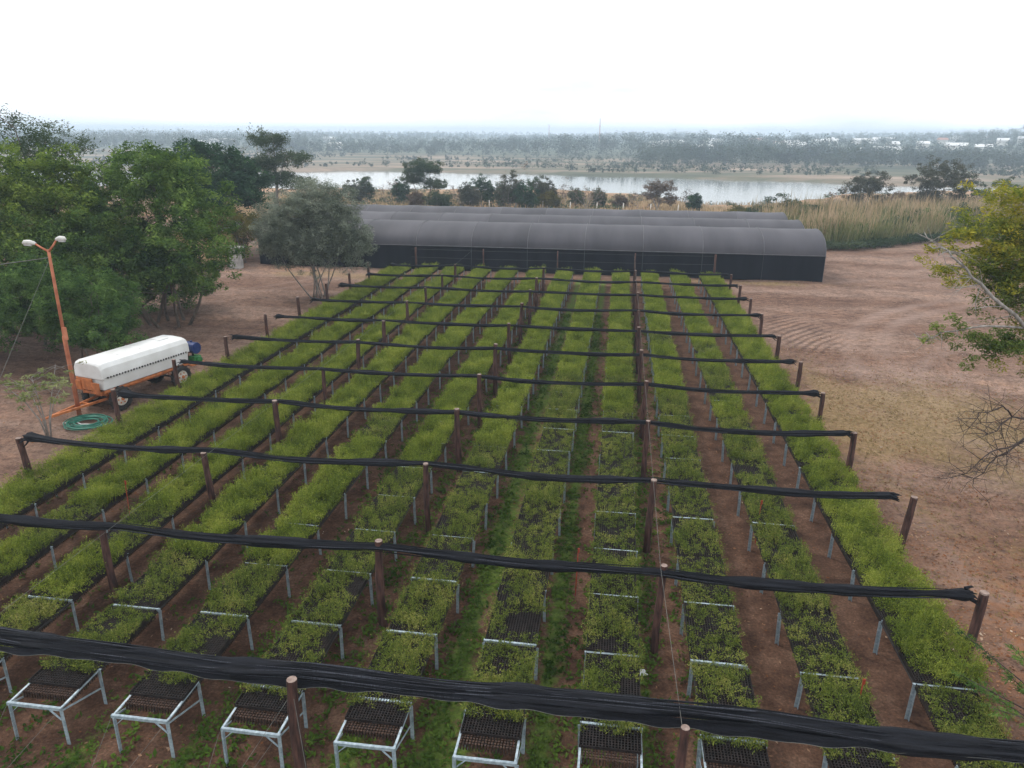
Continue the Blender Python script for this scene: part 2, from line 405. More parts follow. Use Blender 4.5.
# red soil of the lanes
soil = ramp(noise(1.3, 8, 0.7), [(0.3, (0.050, 0.026, 0.017)), (0.5, (0.125, 0.066, 0.042)), (0.68, (0.205, 0.120, 0.080))])
soil = mixc(1.0, soil, ramp(noise(16, 4, .7), [(0.35, (0.6, 0.6, 0.6)), (0.6, (1.1, 1.1, 1.1)), (0.72, (1.8, 1.7, 1.5))]), 'MULTIPLY')
col = mixc(attrn('nursery'), clear, soil)
# weeds
wf = mth('MULTIPLY', attrn('weed'), 1.0)
wsel = ramp(mth('ADD', wf, mth('MULTIPLY_ADD', noise(5, 6, .7), 1.6, -1.05)), [(0.32, (0, 0, 0)), (0.62, (1, 1, 1))])
weedc = ramp(noise(9, 5, .7), [(0.3, (0.05, 0.07, 0.016)), (0.5, (0.09, 0.14, 0.022)), (0.7, (0.16, 0.21, 0.04))])
col = mixc(wsel, col, weedc)
# dry grass
dsel = ramp(mth('ADD', attrn('dry'), mth('MULTIPLY_ADD', noise(2.4, 7, .75), 1.5, -0.85)), [(0.3, (0, 0, 0)), (0.85, (0.62, 0.62, 0.62))])
dryc = ramp(noise(6, 6, .7), [(0.3, (0.13, 0.090, 0.040)), (0.5, (0.25, 0.180, 0.082)), (0.7, (0.37, 0.27, 0.14))])
col = mixc(dsel, col, dryc)
# far land on the near bank: dry orange grass with scrub, then the far bank
farc = ramp(noise(0.07, 7, .7), [(0.3, (0.10, 0.105, 0.045)), (0.44, (0.25, 0.16, 0.085)), (0.56, (0.34, 0.205, 0.115)), (0.68, (0.40, 0.30, 0.19)), (0.8, (0.13, 0.13, 0.06))])
farc = mixc(1.0, farc, ramp(noise(0.9, 6, .7), [(0.3, (0.6, 0.6, 0.6)), (0.65, (1.2, 1.2, 1.2))]), 'MULTIPLY')
col = mixc(attrn('farland'), col, farc)
bankmap = N.new('ShaderNodeMapping'); bankmap.inputs['Scale'].default_value = (0.3, 1, 1); L.new(geo, bankmap.inputs[0])
bankc = ramp(noise(0.035, 7, .65, bankmap.outputs[0]), [(0.32, (0.04, 0.055, 0.035)), (0.45, (0.10, 0.10, 0.06)), (0.54, (0.20, 0.155, 0.11)), (0.66, (0.32, 0.24, 0.18))])
col = mixc(attrn('bank'), col, bankc)
woodc = ramp(noise(0.02, 6, .7), [(0.35, (0.03, 0.05, 0.03)), (0.65, (0.085, 0.10, 0.055))])
col = mixc(attrn('woodland'), col, woodc)
L.new(col, b.inputs['Base Color']); b.inputs['Roughness'].default_value = 0.95; b.inputs['Specular IOR Level'].default_value = 0.15
bp = N.new('ShaderNodeBump'); bp.inputs['Strength'].default_value = 0.9; bp.inputs['Distance'].default_value = 0.12
hsum = mth('ADD', mth('MULTIPLY', noise(2.5, 9, .75), 1.0), mth('MULTIPLY', ruts, 0.25))
L.new(hsum, bp.inputs['Height']); L.new(bp.outputs[0], b.inputs['Normal'])
me.materials[0] = m
ground = link('ground', me); props(ground, kind='structure')

# river
m, N, L, b = mat('river_water')
b.inputs['Base Color'].default_value = (0.12, 0.13, 0.12, 1); b.inputs['Roughness'].default_value = 0.10; b.inputs['IOR'].default_value = 1.33
nt = N.new('ShaderNodeTexNoise'); nt.inputs['Scale'].default_value = 0.35; nt.inputs['Detail'].default_value = 5
g2 = N.new('ShaderNodeNewGeometry'); L.new(g2.outputs['Position'], nt.inputs['Vector'])
bp = N.new('ShaderNodeBump'); bp.inputs['Strength'].default_value = 0.12; bp.inputs['Distance'].default_value = 0.2
L.new(nt.outputs['Fac'], bp.inputs['Height']); L.new(bp.outputs[0], b.inputs['Normal'])
mb = MB(); mb.add([(-900, 150, -6), (900, 150, -6), (900, 420, -6), (-900, 420, -6)], [(0, 1, 2, 3)])
props(mb.build('water', m), kind='structure')

# haze: pale air in one closed box around everything
m = bpy.data.materials.new('haze_air'); m.use_nodes = True; N = m.node_tree.nodes; N.clear()
o_ = N.new('ShaderNodeOutputMaterial'); pv = N.new('ShaderNodeVolumePrincipled')
pv.inputs['Color'].default_value = (0.70, 0.85, 1.0, 1)
pv.inputs['Density'].default_value = 0.00065
pv.inputs['Anisotropy'].default_value = 0.0
m.node_tree.links.new(pv.outputs[0], o_.inputs['Volume'])
mb = MB(); mb.box((0, 1720, 13.0), (6800, 3700, 47))
props(mb.build('haze', m), kind='stuff')

# ------------------------------------------------------------------ foliage
def leaves(C, rad, n_per, size, aspect=2.2, up=0.6, flat=0.7, jit=0.35, droop=0.0):
    """C (n,3) clump centres, rad (n,), returns V,F of n*n_per rhombic leaves"""
    C = np.asarray(C, float); rad = np.broadcast_to(np.asarray(rad, float), (len(C),))
    n = len(C) * n_per
    base = np.repeat(C, n_per, 0); r = np.repeat(rad, n_per)
    off = rng.normal(size=(n, 3)); off /= np.linalg.norm(off, axis=1)[:, None]
    off *= (rng.random(n) ** 0.45)[:, None] * r[:, None]; off[:, 2] *= flat
    P = base + off
    nrm = rng.normal(size=(n, 3)); nrm[:, 2] = np.abs(nrm[:, 2]) + up; nrm /= np.linalg.norm(nrm, axis=1)[:, None]
    t = rng.normal(size=(n, 3)) + off / r[:, None]; t[:, 2] -= droop; t -= nrm * (t * nrm).sum(1)[:, None]; t /= np.linalg.norm(t, axis=1)[:, None]
    s = np.cross(nrm, t)
    l = size * (1 + jit * rng.normal(size=n)).clip(.4, 1.9)
    a = P - t * l[:, None] / 2; c = P + t * l[:, None] / 2
    w = (l / aspect / 2)[:, None]
    V = np.stack([a, P + s * w, c, P - s * w], 1).reshape(-1, 3)
    return V, np.arange(n * 4).reshape(n, 4)

def crown_points(ells, n, shell=0.5, low=0.35):
    out = []
    vol = np.array([e[3] * e[4] * e[5] for e in ells]) ** (2 / 3); vol = vol / vol.sum()
    for e, v in zip(ells, vol):
        k = int(n * v) + 1
        d = rng.normal(size=(k * 3, 3)); d /= np.linalg.norm(d, axis=1)[:, None]
        d = d[(d[:, 2] > -low) | (rng.random(len(d)) < 0.25)][:k]
        r = shell + (1 - shell) * rng.random(len(d))
        lump = 1 + 0.16 * np.sin(d[:, 0] * 5 + e[0]) * np.cos(d[:, 1] * 4 + e[1] + d[:, 2] * 3)
        out.append(np.array(e[:3]) + d * (r * lump)[:, None] * np.array(e[3:6]))
    return np.concatenate(out)

def curve(p, q, bend, n=6, sag=0.0):
    p = Vector(p); q = Vector(q); o = Vector(rng.normal(size=3)) * bend * (q - p).length
    return [p.lerp(q, t) + o * math.sin(math.pi * t) * 0.5 + Vector((0, 0, sag * math.sin(math.pi * t))) for t in np.linspace(0, 1, n)]

def tree(name, label, cat, base, ells, leafm, n_clumps=220, clump_r=(0.45, 0.9), per=80, leaf=0.2, stems=3, trunk_r=0.16,
         barkm='bark', spread=0.8, limbs=22, group=None, aspect=2.2, shell=0.5, up=0.6, flat=0.7, low=0.35, droop=0.0, fork=0.35, kind=None):
    """ells are relative to the base"""
    t = empty(name, base); props(t, label, cat, group)
    C = crown_points(ells, n_clumps, shell, low)
    rad = rng.uniform(*clump_r, size=len(C))
    V, Fc = leaves(C, rad, per, leaf, aspect, up, flat, droop=droop)
    link('crown', np_mesh('crown', V, Fc, M[leafm]), t)
    mb = MB(); cen = np.mean([e[:3] for e in ells], 0); nodes = []
    for s in range(stems):
        a = 2 * math.pi * (s + rng.random() * .6) / stems
        foot = Vector((math.cos(a) * spread * .35 * (stems > 1), math.sin(a) * spread * .35 * (stems > 1), -0.15))
        e = ells[s % len(ells)]
        top = Vector((e[0] + math.cos(a) * e[3] * .25, e[1] + math.sin(a) * e[4] * .25, e[2] + e[5] * 0.3))
        pts = curve(foot, top, 0.10, 9)
        r = [trunk_r * (1.15 - 0.95 * i / 8) for i in range(9)]
        mb.tube(pts, r, 8)
        nodes += [(pts[i], r[i]) for i in range(3, 9)]
    pick = rng.choice(len(C), min(limbs, len(C)), replace=False)
    for i in pick:
        c = Vector(C[i]); nd = min(nodes, key=lambda q: (q[0] - c).length + (3 if q[0].z > c.z else 0))
        pts = curve(nd[0], c, 0.12, 6, 0.1)
        r0 = max(min(nd[1] * .7, trunk_r * .5), 0.02)
        mb.tube(pts, [r0 * (1 - .75 * k / 5) for k in range(6)], 5)
        for _ in range(2):
            j = rng.integers(2, 5); q = pts[j] + Vector(rng.normal(size=3)) * 0.18 * (c - nd[0]).length
            mb.tube([pts[j], pts[j].lerp(q, .5) + Vector((0, 0, .05)), q], [r0 * .45, r0 * .3, r0 * .12], 4)
    mb.build('trunk', M[barkm], t, smooth=True)
    return t

def bare_tree(name, label, cat, base, height, width, trunk_r=0.08, barkm='greybark', group=None, stems=3, depth=3, leafm=None, leaf=0.2, per=8, lean=(0, 0)):
    t = empty(name, base); props(t, label, cat, group)
    mb = MB(); tips = []
    def grow(p, d, ln, r, k):
        pts = [p]; q = p.copy(); dd = d.copy()
        for _ in range(4):
            dd = (dd + Vector(rng.normal(size=3)) * .16).normalized(); q = q + dd * ln / 4; pts.append(q.copy())
        mb.tube(pts, [r * (1 - .5 * i / 4) for i in range(5)], 5 if k < 2 else 4, caps=False)
        tips.append(q.copy())
        if k < depth:
            for _ in range(3):
                j = rng.integers(2, 5); nd = (dd + Vector(rng.normal(size=3)) * .65 + Vector((lean[0], lean[1], .12)) * .6).normalized()
                grow(pts[j], nd, ln * rng.uniform(.5, .8), max(r * .5, .006), k + 1)
    for s in range(stems):
        a = 2 * math.pi * s / stems + rng.random()
        d = Vector((math.cos(a) * width / height * .7 + lean[0], math.sin(a) * width / height * .7 + lean[1], 1)).normalized()
        grow(Vector((0, 0, -.1)), d, height * .48, trunk_r, 0)
    mb.build('trunk', M[barkm], t, smooth=True)
    if leafm:
        V, Fc = leaves(np.array([tuple(p) for p in tips]), 0.35 * leaf / 0.2, per, leaf)
        link('crown', np_mesh('crown', V, Fc, M[leafm]), t)
    return t
def gz(x, y): return float(terrain(np.array(x), np.array(y)))
# ------------------------------------------------------------------ shade tunnels
TX0, TX1 = -31.2, 16.25
def tunnel(idx, y0, label):
    t = empty('shade_tunnel', ((TX0 + TX1) / 2, y0 + 3.5, 0)); props(t, label, 'greenhouse', 'black net shade tunnels behind the benches')
    hw = (TX1 - TX0) / 2; WH, RH, hd = 2.05, 3.72, 3.45
    def arch(a):  # a 0..pi from front to back
        return (-hd * math.cos(a), WH + (RH - WH) * math.sin(a) ** 0.92)
    xs = np.linspace(-hw, hw, 96); na = 20
    V = []; 
    for i, x in enumerate(xs):
        ph = (x + hw) / 4.745; fr = abs(ph - round(ph))
        for j in range(na + 1):
            y, z = arch(math.pi * j / na)
            s = 0.07 * math.sin(math.pi * min(fr * 2, 1) * .5) * math.sin(math.pi * j / na) ** .5   # net sinks a little between the hoops
            V.append((x, y, z - s * .45 + .008 * math.sin(x * 3.1 + j * .9) + .012 * math.sin(x * 1.27 + j * .35 + idx * 2) * math.sin(math.pi * j / na)))
    F = [(i * (na + 1) + j, (i + 1) * (na + 1) + j, (i + 1) * (na + 1) + j + 1, i * (na + 1) + j + 1) for i in range(len(xs) - 1) for j in range(na)]
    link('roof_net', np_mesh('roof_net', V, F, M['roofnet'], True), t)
    # walls: front and back long walls, arched end walls
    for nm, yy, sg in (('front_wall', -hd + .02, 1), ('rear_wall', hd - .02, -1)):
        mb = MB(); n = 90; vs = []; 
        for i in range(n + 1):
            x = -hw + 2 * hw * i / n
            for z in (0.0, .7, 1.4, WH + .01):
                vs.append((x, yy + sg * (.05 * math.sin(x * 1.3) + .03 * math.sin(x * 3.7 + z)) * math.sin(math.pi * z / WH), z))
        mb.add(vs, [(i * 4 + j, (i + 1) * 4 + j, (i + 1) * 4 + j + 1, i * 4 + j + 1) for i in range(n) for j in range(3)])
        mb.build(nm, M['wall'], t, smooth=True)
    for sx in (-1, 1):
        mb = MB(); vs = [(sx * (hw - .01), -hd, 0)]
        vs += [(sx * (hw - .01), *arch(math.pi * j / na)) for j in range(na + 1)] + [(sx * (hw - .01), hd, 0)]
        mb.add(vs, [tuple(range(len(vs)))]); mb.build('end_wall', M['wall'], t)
    for k in range(11):
        x = -hw + k * 4.745; x = min(max(x, -hw + .03), hw - .03)
        mb = MB(); mb.tube([(x, arch(math.pi * j / na)[0], arch(math.pi * j / na)[1] + .012) for j in range(na + 1)], .022, 5)
        mb.build('hoop', M['hoop'], t, smooth=True)
        mb = MB(); mb.tube([(x, -hd - .03, 0), (x, -hd - .03, WH)], .02, 5); mb.build('wall_post', M['hoopdark'], t)
    mb = MB(); mb.tube([(-hw, -hd - .02, WH), (hw, -hd - .02, WH)], .03, 6); mb.build('eave_rail', M['hoop'], t)
    return t
m, N, L, b = mat('roof_net')
geo_ = N.new('ShaderNodeNewGeometry')
mp_ = N.new('ShaderNodeMapping'); mp_.inputs['Scale'].default_value = (1 / 4.745, 0, 0); mp_.inputs['Location'].default_value = (31.2 / 4.745, 0, 0)
L.new(geo_.outputs['Position'], mp_.inputs[0])
wn = N.new('ShaderNodeTexWhiteNoise'); fl = N.new('ShaderNodeVectorMath'); fl.operation = 'FLOOR'
L.new(mp_.outputs[0], fl.inputs[0]); L.new(fl.outputs[0], wn.inputs['Vector'])
nn = N.new('ShaderNodeTexNoise'); nn.inputs['Scale'].default_value = .5; nn.inputs['Detail'].default_value = 6
m2_ = N.new('ShaderNodeMapping'); m2_.inputs['Scale'].default_value = (1.0, .25, .25); L.new(geo_.outputs['Position'], m2_.inputs[0]); L.new(m2_.outputs[0], nn.inputs['Vector'])
ad = N.new('ShaderNodeMath'); ad.operation = 'MULTIPLY_ADD'; ad.inputs[1].default_value = .22
L.new(wn.outputs['Value'], ad.inputs[0]); L.new(nn.outputs['Fac'], ad.inputs[2])
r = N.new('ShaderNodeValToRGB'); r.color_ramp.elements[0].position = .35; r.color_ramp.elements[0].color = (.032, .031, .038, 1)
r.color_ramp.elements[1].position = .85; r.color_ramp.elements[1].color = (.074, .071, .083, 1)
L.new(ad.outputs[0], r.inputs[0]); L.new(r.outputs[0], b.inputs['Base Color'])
b.inputs['Roughness'].default_value = .6; b.inputs['Specular IOR Level'].default_value = .25
M['roofnet'] = m
M['hoop'] = noisy('hoop_pipe', (.08, .08, .09), (.15, .15, .16), 2, .6)
M['hoopdark'] = noisy('wall_pipe', (.03, .033, .04), (.06, .063, .07), 2, .7)
tunnel(0, 61.0, 'nearest of the three long black net shade tunnels, its dark front wall facing the benches')
tunnel(1, 68.0, 'middle one of the three long arched net shade tunnels behind the benches')
tunnel(2, 75.0, 'farthest of the three long arched net shade tunnels, on the river side')

# pale pillar with low wall and the yellowish hut beside the dark tunnel
t = empty('gate_pillar', (-32.3, 58.9, 0)); props(t, 'squat pale concrete pillar with a capped top left of the dark tunnel', 'pillar')
mb = MB(); mb.box((0, 0, .85), (1.0, .7, 1.7)); mb.build('shaft', M['concrete'], t, bevel=.03)
mb = MB(); mb.box((0, 0, 1.78), (1.25, .95, .14)); mb.build('cap', M['concrete'], t, bevel=.02)
t = empty('hut', (-36.3, 62.5, 0)); props(t, 'small ochre walled hut half hidden behind the big leafy tree', 'hut')
mb = MB(); mb.box((0, 0, 1.5), (4.6, 4, 3.0)); mb.build('wall', M['yellowwall'], t)
mb = MB(); mb.add([(-2.6, -2.3, 3.0), (2.6, -2.3, 3.0), (2.6, 2.3, 3.0), (-2.6, 2.3, 3.0), (-2.6, 0, 3.7), (2.6, 0, 3.7)], [(0, 1, 5, 4), (2, 3, 4, 5), (0, 4, 3), (1, 2, 5), (3, 2, 1, 0)]); mb.build('roof', M['concrete'], t)

# ------------------------------------------------------------------ benches
BT = 0.85
def ordinal(n):
    w = ['first', 'second', 'third', 'fourth', 'fifth', 'sixth', 'seventh', 'eighth', 'ninth', 'tenth', 'eleventh', 'twelfth']
    if n <= 12: return w[n - 1]
    return f"{n}{'th' if 10 < n % 100 < 14 else {1: 'st', 2: 'nd', 3: 'rd'}.get(n % 10, 'th')}"
legY = [9.7] + [10.75 + 2.0 * i for i in range(24)]      # last 56.75
# shared meshes
def leg_mesh():
    mb = MB()                                             # steel angle section with a foot plate
    mb.box((0, 0, BT / 2 - .01), (.07, .012, BT - .02)); mb.box((-.03, .032, BT / 2 - .01), (.012, .06, BT - .02))
    return mb.mesh('leg', M['galv'])
legm = leg_mesh()
mb = MB(); mb.box((0, 0, 0), (1.12, .05, .012)); mb.box((0, -.02, -.03), (1.12, .012, .05)); crossm = mb.mesh('crossbar', M['galv'])
mb = MB(); mb.bar((0, 0, 0), (.2, 0, .2), .03, .01); braceL = mb.mesh('brace', M['galv'])
mb = MB(); mb.bar((0, 0, 0), (-.2, 0, .2), .03, .01); braceR = mb.mesh('brace', M['galv'])
rowname = ['leftmost', 'second from left', 'third from left', 'fourth from left', 'fifth from left', 'sixth from left',
           'sixth from right', 'fifth from right', 'fourth from right', 'third from right', 'second from right', 'rightmost']
for k in range(12):
    X = ROWX[k]
    t = empty('seedling_bench', (X, 9.7, 0))
    props(t, f'{rowname[k]} of the long galvanised steel bench rows carrying black seedling trays', 'bench', 'long steel nursery benches in parallel rows')
    for s in (-1, 1):
        mb = MB(); mb.bar((s * .53, 0, BT - .015), (s * .53, 1.05, BT - .015), .04, .03)
        mb.build('end_rail', M['galv'], t)
        mb = MB(); mb.bar((s * .515, 1.05, BT - .05), (s * .515, 47.05, BT - .05), .03, .05)
        mb.build('rail', M['dark'], t)
        mb = MB(); mb.bar((s * .55, .02, BT - .06), (s * .55, 1.03, BT - .42), .012, .035); mb.build('brace', M['galv'], t)
        for i, y in enumerate(legY):
            o = link('leg', legm, t, (s * .54 + rng.normal() * .008, y - 9.7, 0)); o.rotation_euler = (rng.normal() * .015, rng.normal() * .02, 0 if s > 0 else math.pi)
    link('brace', braceL, t, (-.53, -.03, BT - .24)).scale = (1, 1, 1)
    link('brace', braceR, t, (.53, -.03, BT - .24))
    for i, y in enumerate(legY):
        o = link('crossbar', crossm, t, (rng.normal() * .012, y - 9.7, BT + ((.046 if (k in (4, 5, 6, 7, 8, 9) and rng.random() < .7) or k in (3, 10) and rng.random() < .25 else .008) if i else 0))); o.rotation_euler = (0, rng.normal() * .008, rng.normal() * .006)

# trays: a black grid of cells with planting tubes hanging under it
def tray_mesh(ln, w=1.06):
    mb = MB(); nx_, ny_ = 19, int(ln / .058)
    dx, dy = w / nx_, ln / ny_
    for i in range(nx_ + 1): mb.box((-w / 2 + i * dx, ln / 2, .0), (.016, ln, .05))
    for j in range(ny_ + 1): mb.box((0, j * dy, -.004), (w, .014, .05))
    mb.box((-w / 2 - .006, ln / 2, -.02), (.012, ln + .02, .13)); mb.box((w / 2 + .006, ln / 2, -.02), (.012, ln + .02, .13))
    return mb.mesh('tray_grid', M['tray'])
def tube_mesh(ln, w=1.06):
    mb = MB(); nx_, ny_ = 19, int(ln / .058); dx, dy = w / nx_, ln / ny_
    for i in range(nx_):
        for j in range(ny_):
            x, y = -w / 2 + (i + .5) * dx, (j + .5) * dy
            n = len(mb.v); r0, r1 = .019, .010
            for z, rr in ((-.012, r0), (-.17, r1)):
                mb.v += [(x - rr, y - rr, z), (x + rr, y - rr, z), (x + rr, y + rr, z), (x - rr, y + rr, z)]
            mb.f += [(n + 4 + 0, n + 4 + 1, n + 1, n + 0), (n + 5, n + 6, n + 2, n + 1), (n + 6, n + 7, n + 3, n + 2), (n + 7, n + 4, n, n + 3), (n, n + 1, n + 2, n + 3)]
    return mb.mesh('planting_tubes', M['tube'])
TL = 1.94
trayM, tubeM = tray_mesh(TL), tube_mesh(TL)
tray1M, tube1M = tray_mesh(2.45), tube_mesh(2.68)

def seedlings(ln, density, hgt, w=1.06, gap=0.0, over=0.0, seed='seed', tall=0.0, sp=0.18):
    """feathery young plants rooted in the tray cells"""
    n = int(ln * w * 370 * density)
    x = rng.uniform(-w / 2 - .04, w / 2 + .04 + over, n); y = rng.uniform(0, ln, n)
    g = np.sin(x * 4.1 + rng.random() * 6) * np.sin(y * 3.3 + rng.random() * 6) + .5 * np.sin(y * 1.7 + rng.random() * 6)
    keep = (g + rng.normal(size=n) * .35) > gap; x = x[keep]; y = y[keep]; g = g[keep]; n = len(x)
    h = hgt * (0.72 + .38 * g.clip(-1.2, 1.2) + .24 * rng.normal(size=n)).clip(.25, 1.7)
    lx, ly = rng.normal(size=n) * .06 + over * .3, rng.normal(size=n) * .06
    C = []; per = 22
    for q in range(per):
        f = .25 + .75 * rng.random(n)
        C.append(np.stack([x + lx * f + rng.normal(size=n) * .040, y + ly * f + rng.normal(size=n) * .040, h * f], 1))
    C = np.concatenate(C)
    V, Fc = leaves(C, .03, 1, .046, 3.0, up=.25, flat=1, jit=.3, droop=.15)
    # stems
    ns = n; a = np.stack([x, y, np.zeros(n)], 1); c = np.stack([x + lx, y + ly, h], 1); wv_ = np.array([.004, 0, 0])
    SV = np.stack([a - wv_, a + wv_, c + wv_, c - wv_], 1).reshape(-1, 3)
    V = np.concatenate([V, SV]); Fc = np.concatenate([Fc, np.arange(ns * 4).reshape(ns, 4) + len(Fc) * 4])
    return np_mesh('seedlings', V, Fc, M[seed])
lush = [seedlings(TL, 1.0, .40, gap=-1.35) for _ in range(5)]
mid = [seedlings(TL, .75, .34, gap=-.95, seed='seed') for _ in range(5)]
dull = [seedlings(TL, .48, .27, gap=-.62, seed='seed2') for _ in range(5)]
veil = [seedlings(TL, .26, .15, gap=-1.1, seed='seed2') for _ in range(4)]
sparse = [seedlings(TL, .34, .22, gap=-.28, seed='seed2') for _ in range(4)]
spill = [seedlings(TL, .95, .32, gap=-.55, over=.26) for _ in range(4)]
spillL = []
for me_ in [seedlings(TL, 1.0, .36, gap=-1.2, over=.38) for _ in range(3)]:
    co = np.empty(len(me_.vertices) * 3, np.float32); me_.vertices.foreach_get('co', co); co = co.reshape(-1, 3); co[:, 0] *= -1; me_.vertices.foreach_set('co', co.ravel()); spillL.append(me_)
front = [seedlings(2.05, .6, .2, gap=-.5, seed='seed2') for _ in range(4)]

for k in range(12):
    X = ROWX[k]
    for i in range(23):
        y0 = legY[i + 1] + .03
        t = empty('seedling_tray', (X + rng.normal() * .012, y0, BT + .03 + rng.normal() * .008))
        t.rotation_euler = (rng.normal() * .006, rng.normal() * .006, rng.normal() * .006)
        first = i == 0
        if first:
            t.location.y = 10.22; t.location.z = BT + .03
        u = rng.random()
        D = y0
        # how thick the plants stand in this part of the nursery
        dens = {0: 1.0, 1: .95, 2: .9, 3: .85, 4: .7, 5: .58, 6: .45, 7: .35, 8: .3, 9: .2, 10: .3, 11: .95}[k] + (D - 18) * .024
        if k <= 3 and D < 15: dens -= .25
        dens += rng.normal() * .13
        if k == 11: ms = spill
        elif k == 0: ms = spillL
        elif (k in (7, 8, 9) and D < 24 and u < .6) or (k in (6, 10) and D < 20 and u < .35): ms = veil
        elif dens > .85: ms = lush
        elif dens > .6: ms = mid
        elif dens > .33: ms = dull
        else: ms = sparse
        if first:
            link('tray_grid', tray1M, t); link('planting_tubes', tube1M, t, (0, -.23, -.02))
            s_ = link('seedlings', front[k % 4], t, (0, .35, .0))
        else:
            link('tray_grid', trayM, t); link('planting_tubes', tubeM, t)
            s_ = link('seedlings', ms[int(rng.integers(len(ms)))], t)
            if k not in (0, 11) and rng.random() < .5: s_.rotation_euler = (0, 0, math.pi); s_.location = (0, TL, 0)
        s_['kind'] = 'stuff'
        look = ''
        where = {0: 'leftmost bench row', 11: 'rightmost bench row'}.get(k, f"{rowname[k].replace(' from', ' bench row from')}" + ' side')
        props(t, (f'bare fronted tray with planting tubes showing, nearest on the {where}' if first else f'{ordinal(i + 1)} seedling tray from the camera on the {where}'), 'seedling tray', 'black trays of green seedlings on the benches')

# ------------------------------------------------------------------ posts, wires and rolled shade cloths
PX = [-17.75, -11.4, -5.05, 1.25, 7.65]
RY = [9.62, 13.95, 18.35, 22.6, 26.5, 30.5, 34.6, 38.85, 43.0, 47.0, 51.0]
colname = ['left end', 'second line from left', 'centre line', 'second line from right', 'right end']
for j, y in enumerate(RY):
    for i, x in enumerate(PX):
        if j == 0 and i in (0, 1, 4): continue
        if j == 1 and i == 0: continue
        h = 2.2 + rng.normal() * .05; 
        if i in (2, 3) and j: h += .08
        r0 = .078 + rng.random() * .022
        px, py = (x + rng.normal() * .03 + ({1: -.42, 2: -.25, 3: -.12}.get(j, 0) if i == 1 else 0), y + rng.normal() * .06) if j else ({2: -5.15, 3: 1.39}[i], {2: 9.6, 3: 9.48}[i])
        if j == 0: h = 2.2 if i == 2 else 2.17
        t = empty('wooden_post', (px, py, 0))
        lx, ly = rng.normal() * .03, rng.normal() * .04
        if (i, j) == (4, 2): lx = .15
        if (i, j) == (4, 1): lx = .12
        mb = MB(); pts = [(lx * f + .015 * math.sin(f * 5 + i), ly * f + .012 * math.cos(f * 6 + j), h * f) for f in np.linspace(-.08, 1, 9)]
        mb.tube(pts, [r0 * (1.12 - .2 * f + .05 * math.sin(f * 17 + j * 2 + i)) for f in np.linspace(0, 1, 9)], 11, caps=False)
        mb.build('shaft', M['post'], t, smooth=True)
        mb = MB(); tp = Vector(pts[-1]); mb.tube([tp - Vector((0, 0, .03)), tp + Vector((0, 0, .004))], [r0 * .91, r0 * .88], 11); mb.build('cut_top', M['postcut'], t)
        props(t, f'rough dark wooden post under the {ordinal(j + 1)} cloth roll from the camera, {colname[i]}', 'post', 'wooden posts carrying the shade cloths')
# taller slim posts by the dark tunnel wall
for i, x in enumerate([-15.9, -10.45, -4.62, 1.3, 7.3]):
    t = empty('fence_post', (x, 56.9 if i != 4 else 57.3, 0)); mb = MB(); mb.tube([(0, 0, -.1), (.03, 0, 1.2), (.02, 0, 2.5)], [.09, .085, .075] if i in (0, 4) else [.06, .055, .05], 9)
    mb.build('shaft', M['post'], t, smooth=True)
    props(t, f'{ordinal(i + 1)} from left of the slim posts standing before the dark tunnel wall', 'post', 'slim posts before the tunnel wall')
for z, nm in ((2.38, 'upper'), (1.75, 'lower')):
    mb = MB(); mb.tube([(-16.2, 56.8, z), (-10.4, 56.8, z - .03), (-4.6, 56.8, z), (1.3, 56.8, z), (7.3, 57.2, z)], .014, 5)
    props(mb.build('fence_wire', M['dark']), f'{nm} of the dark wires strung before the tunnel wall', 'wire', 'wires before the tunnel wall')

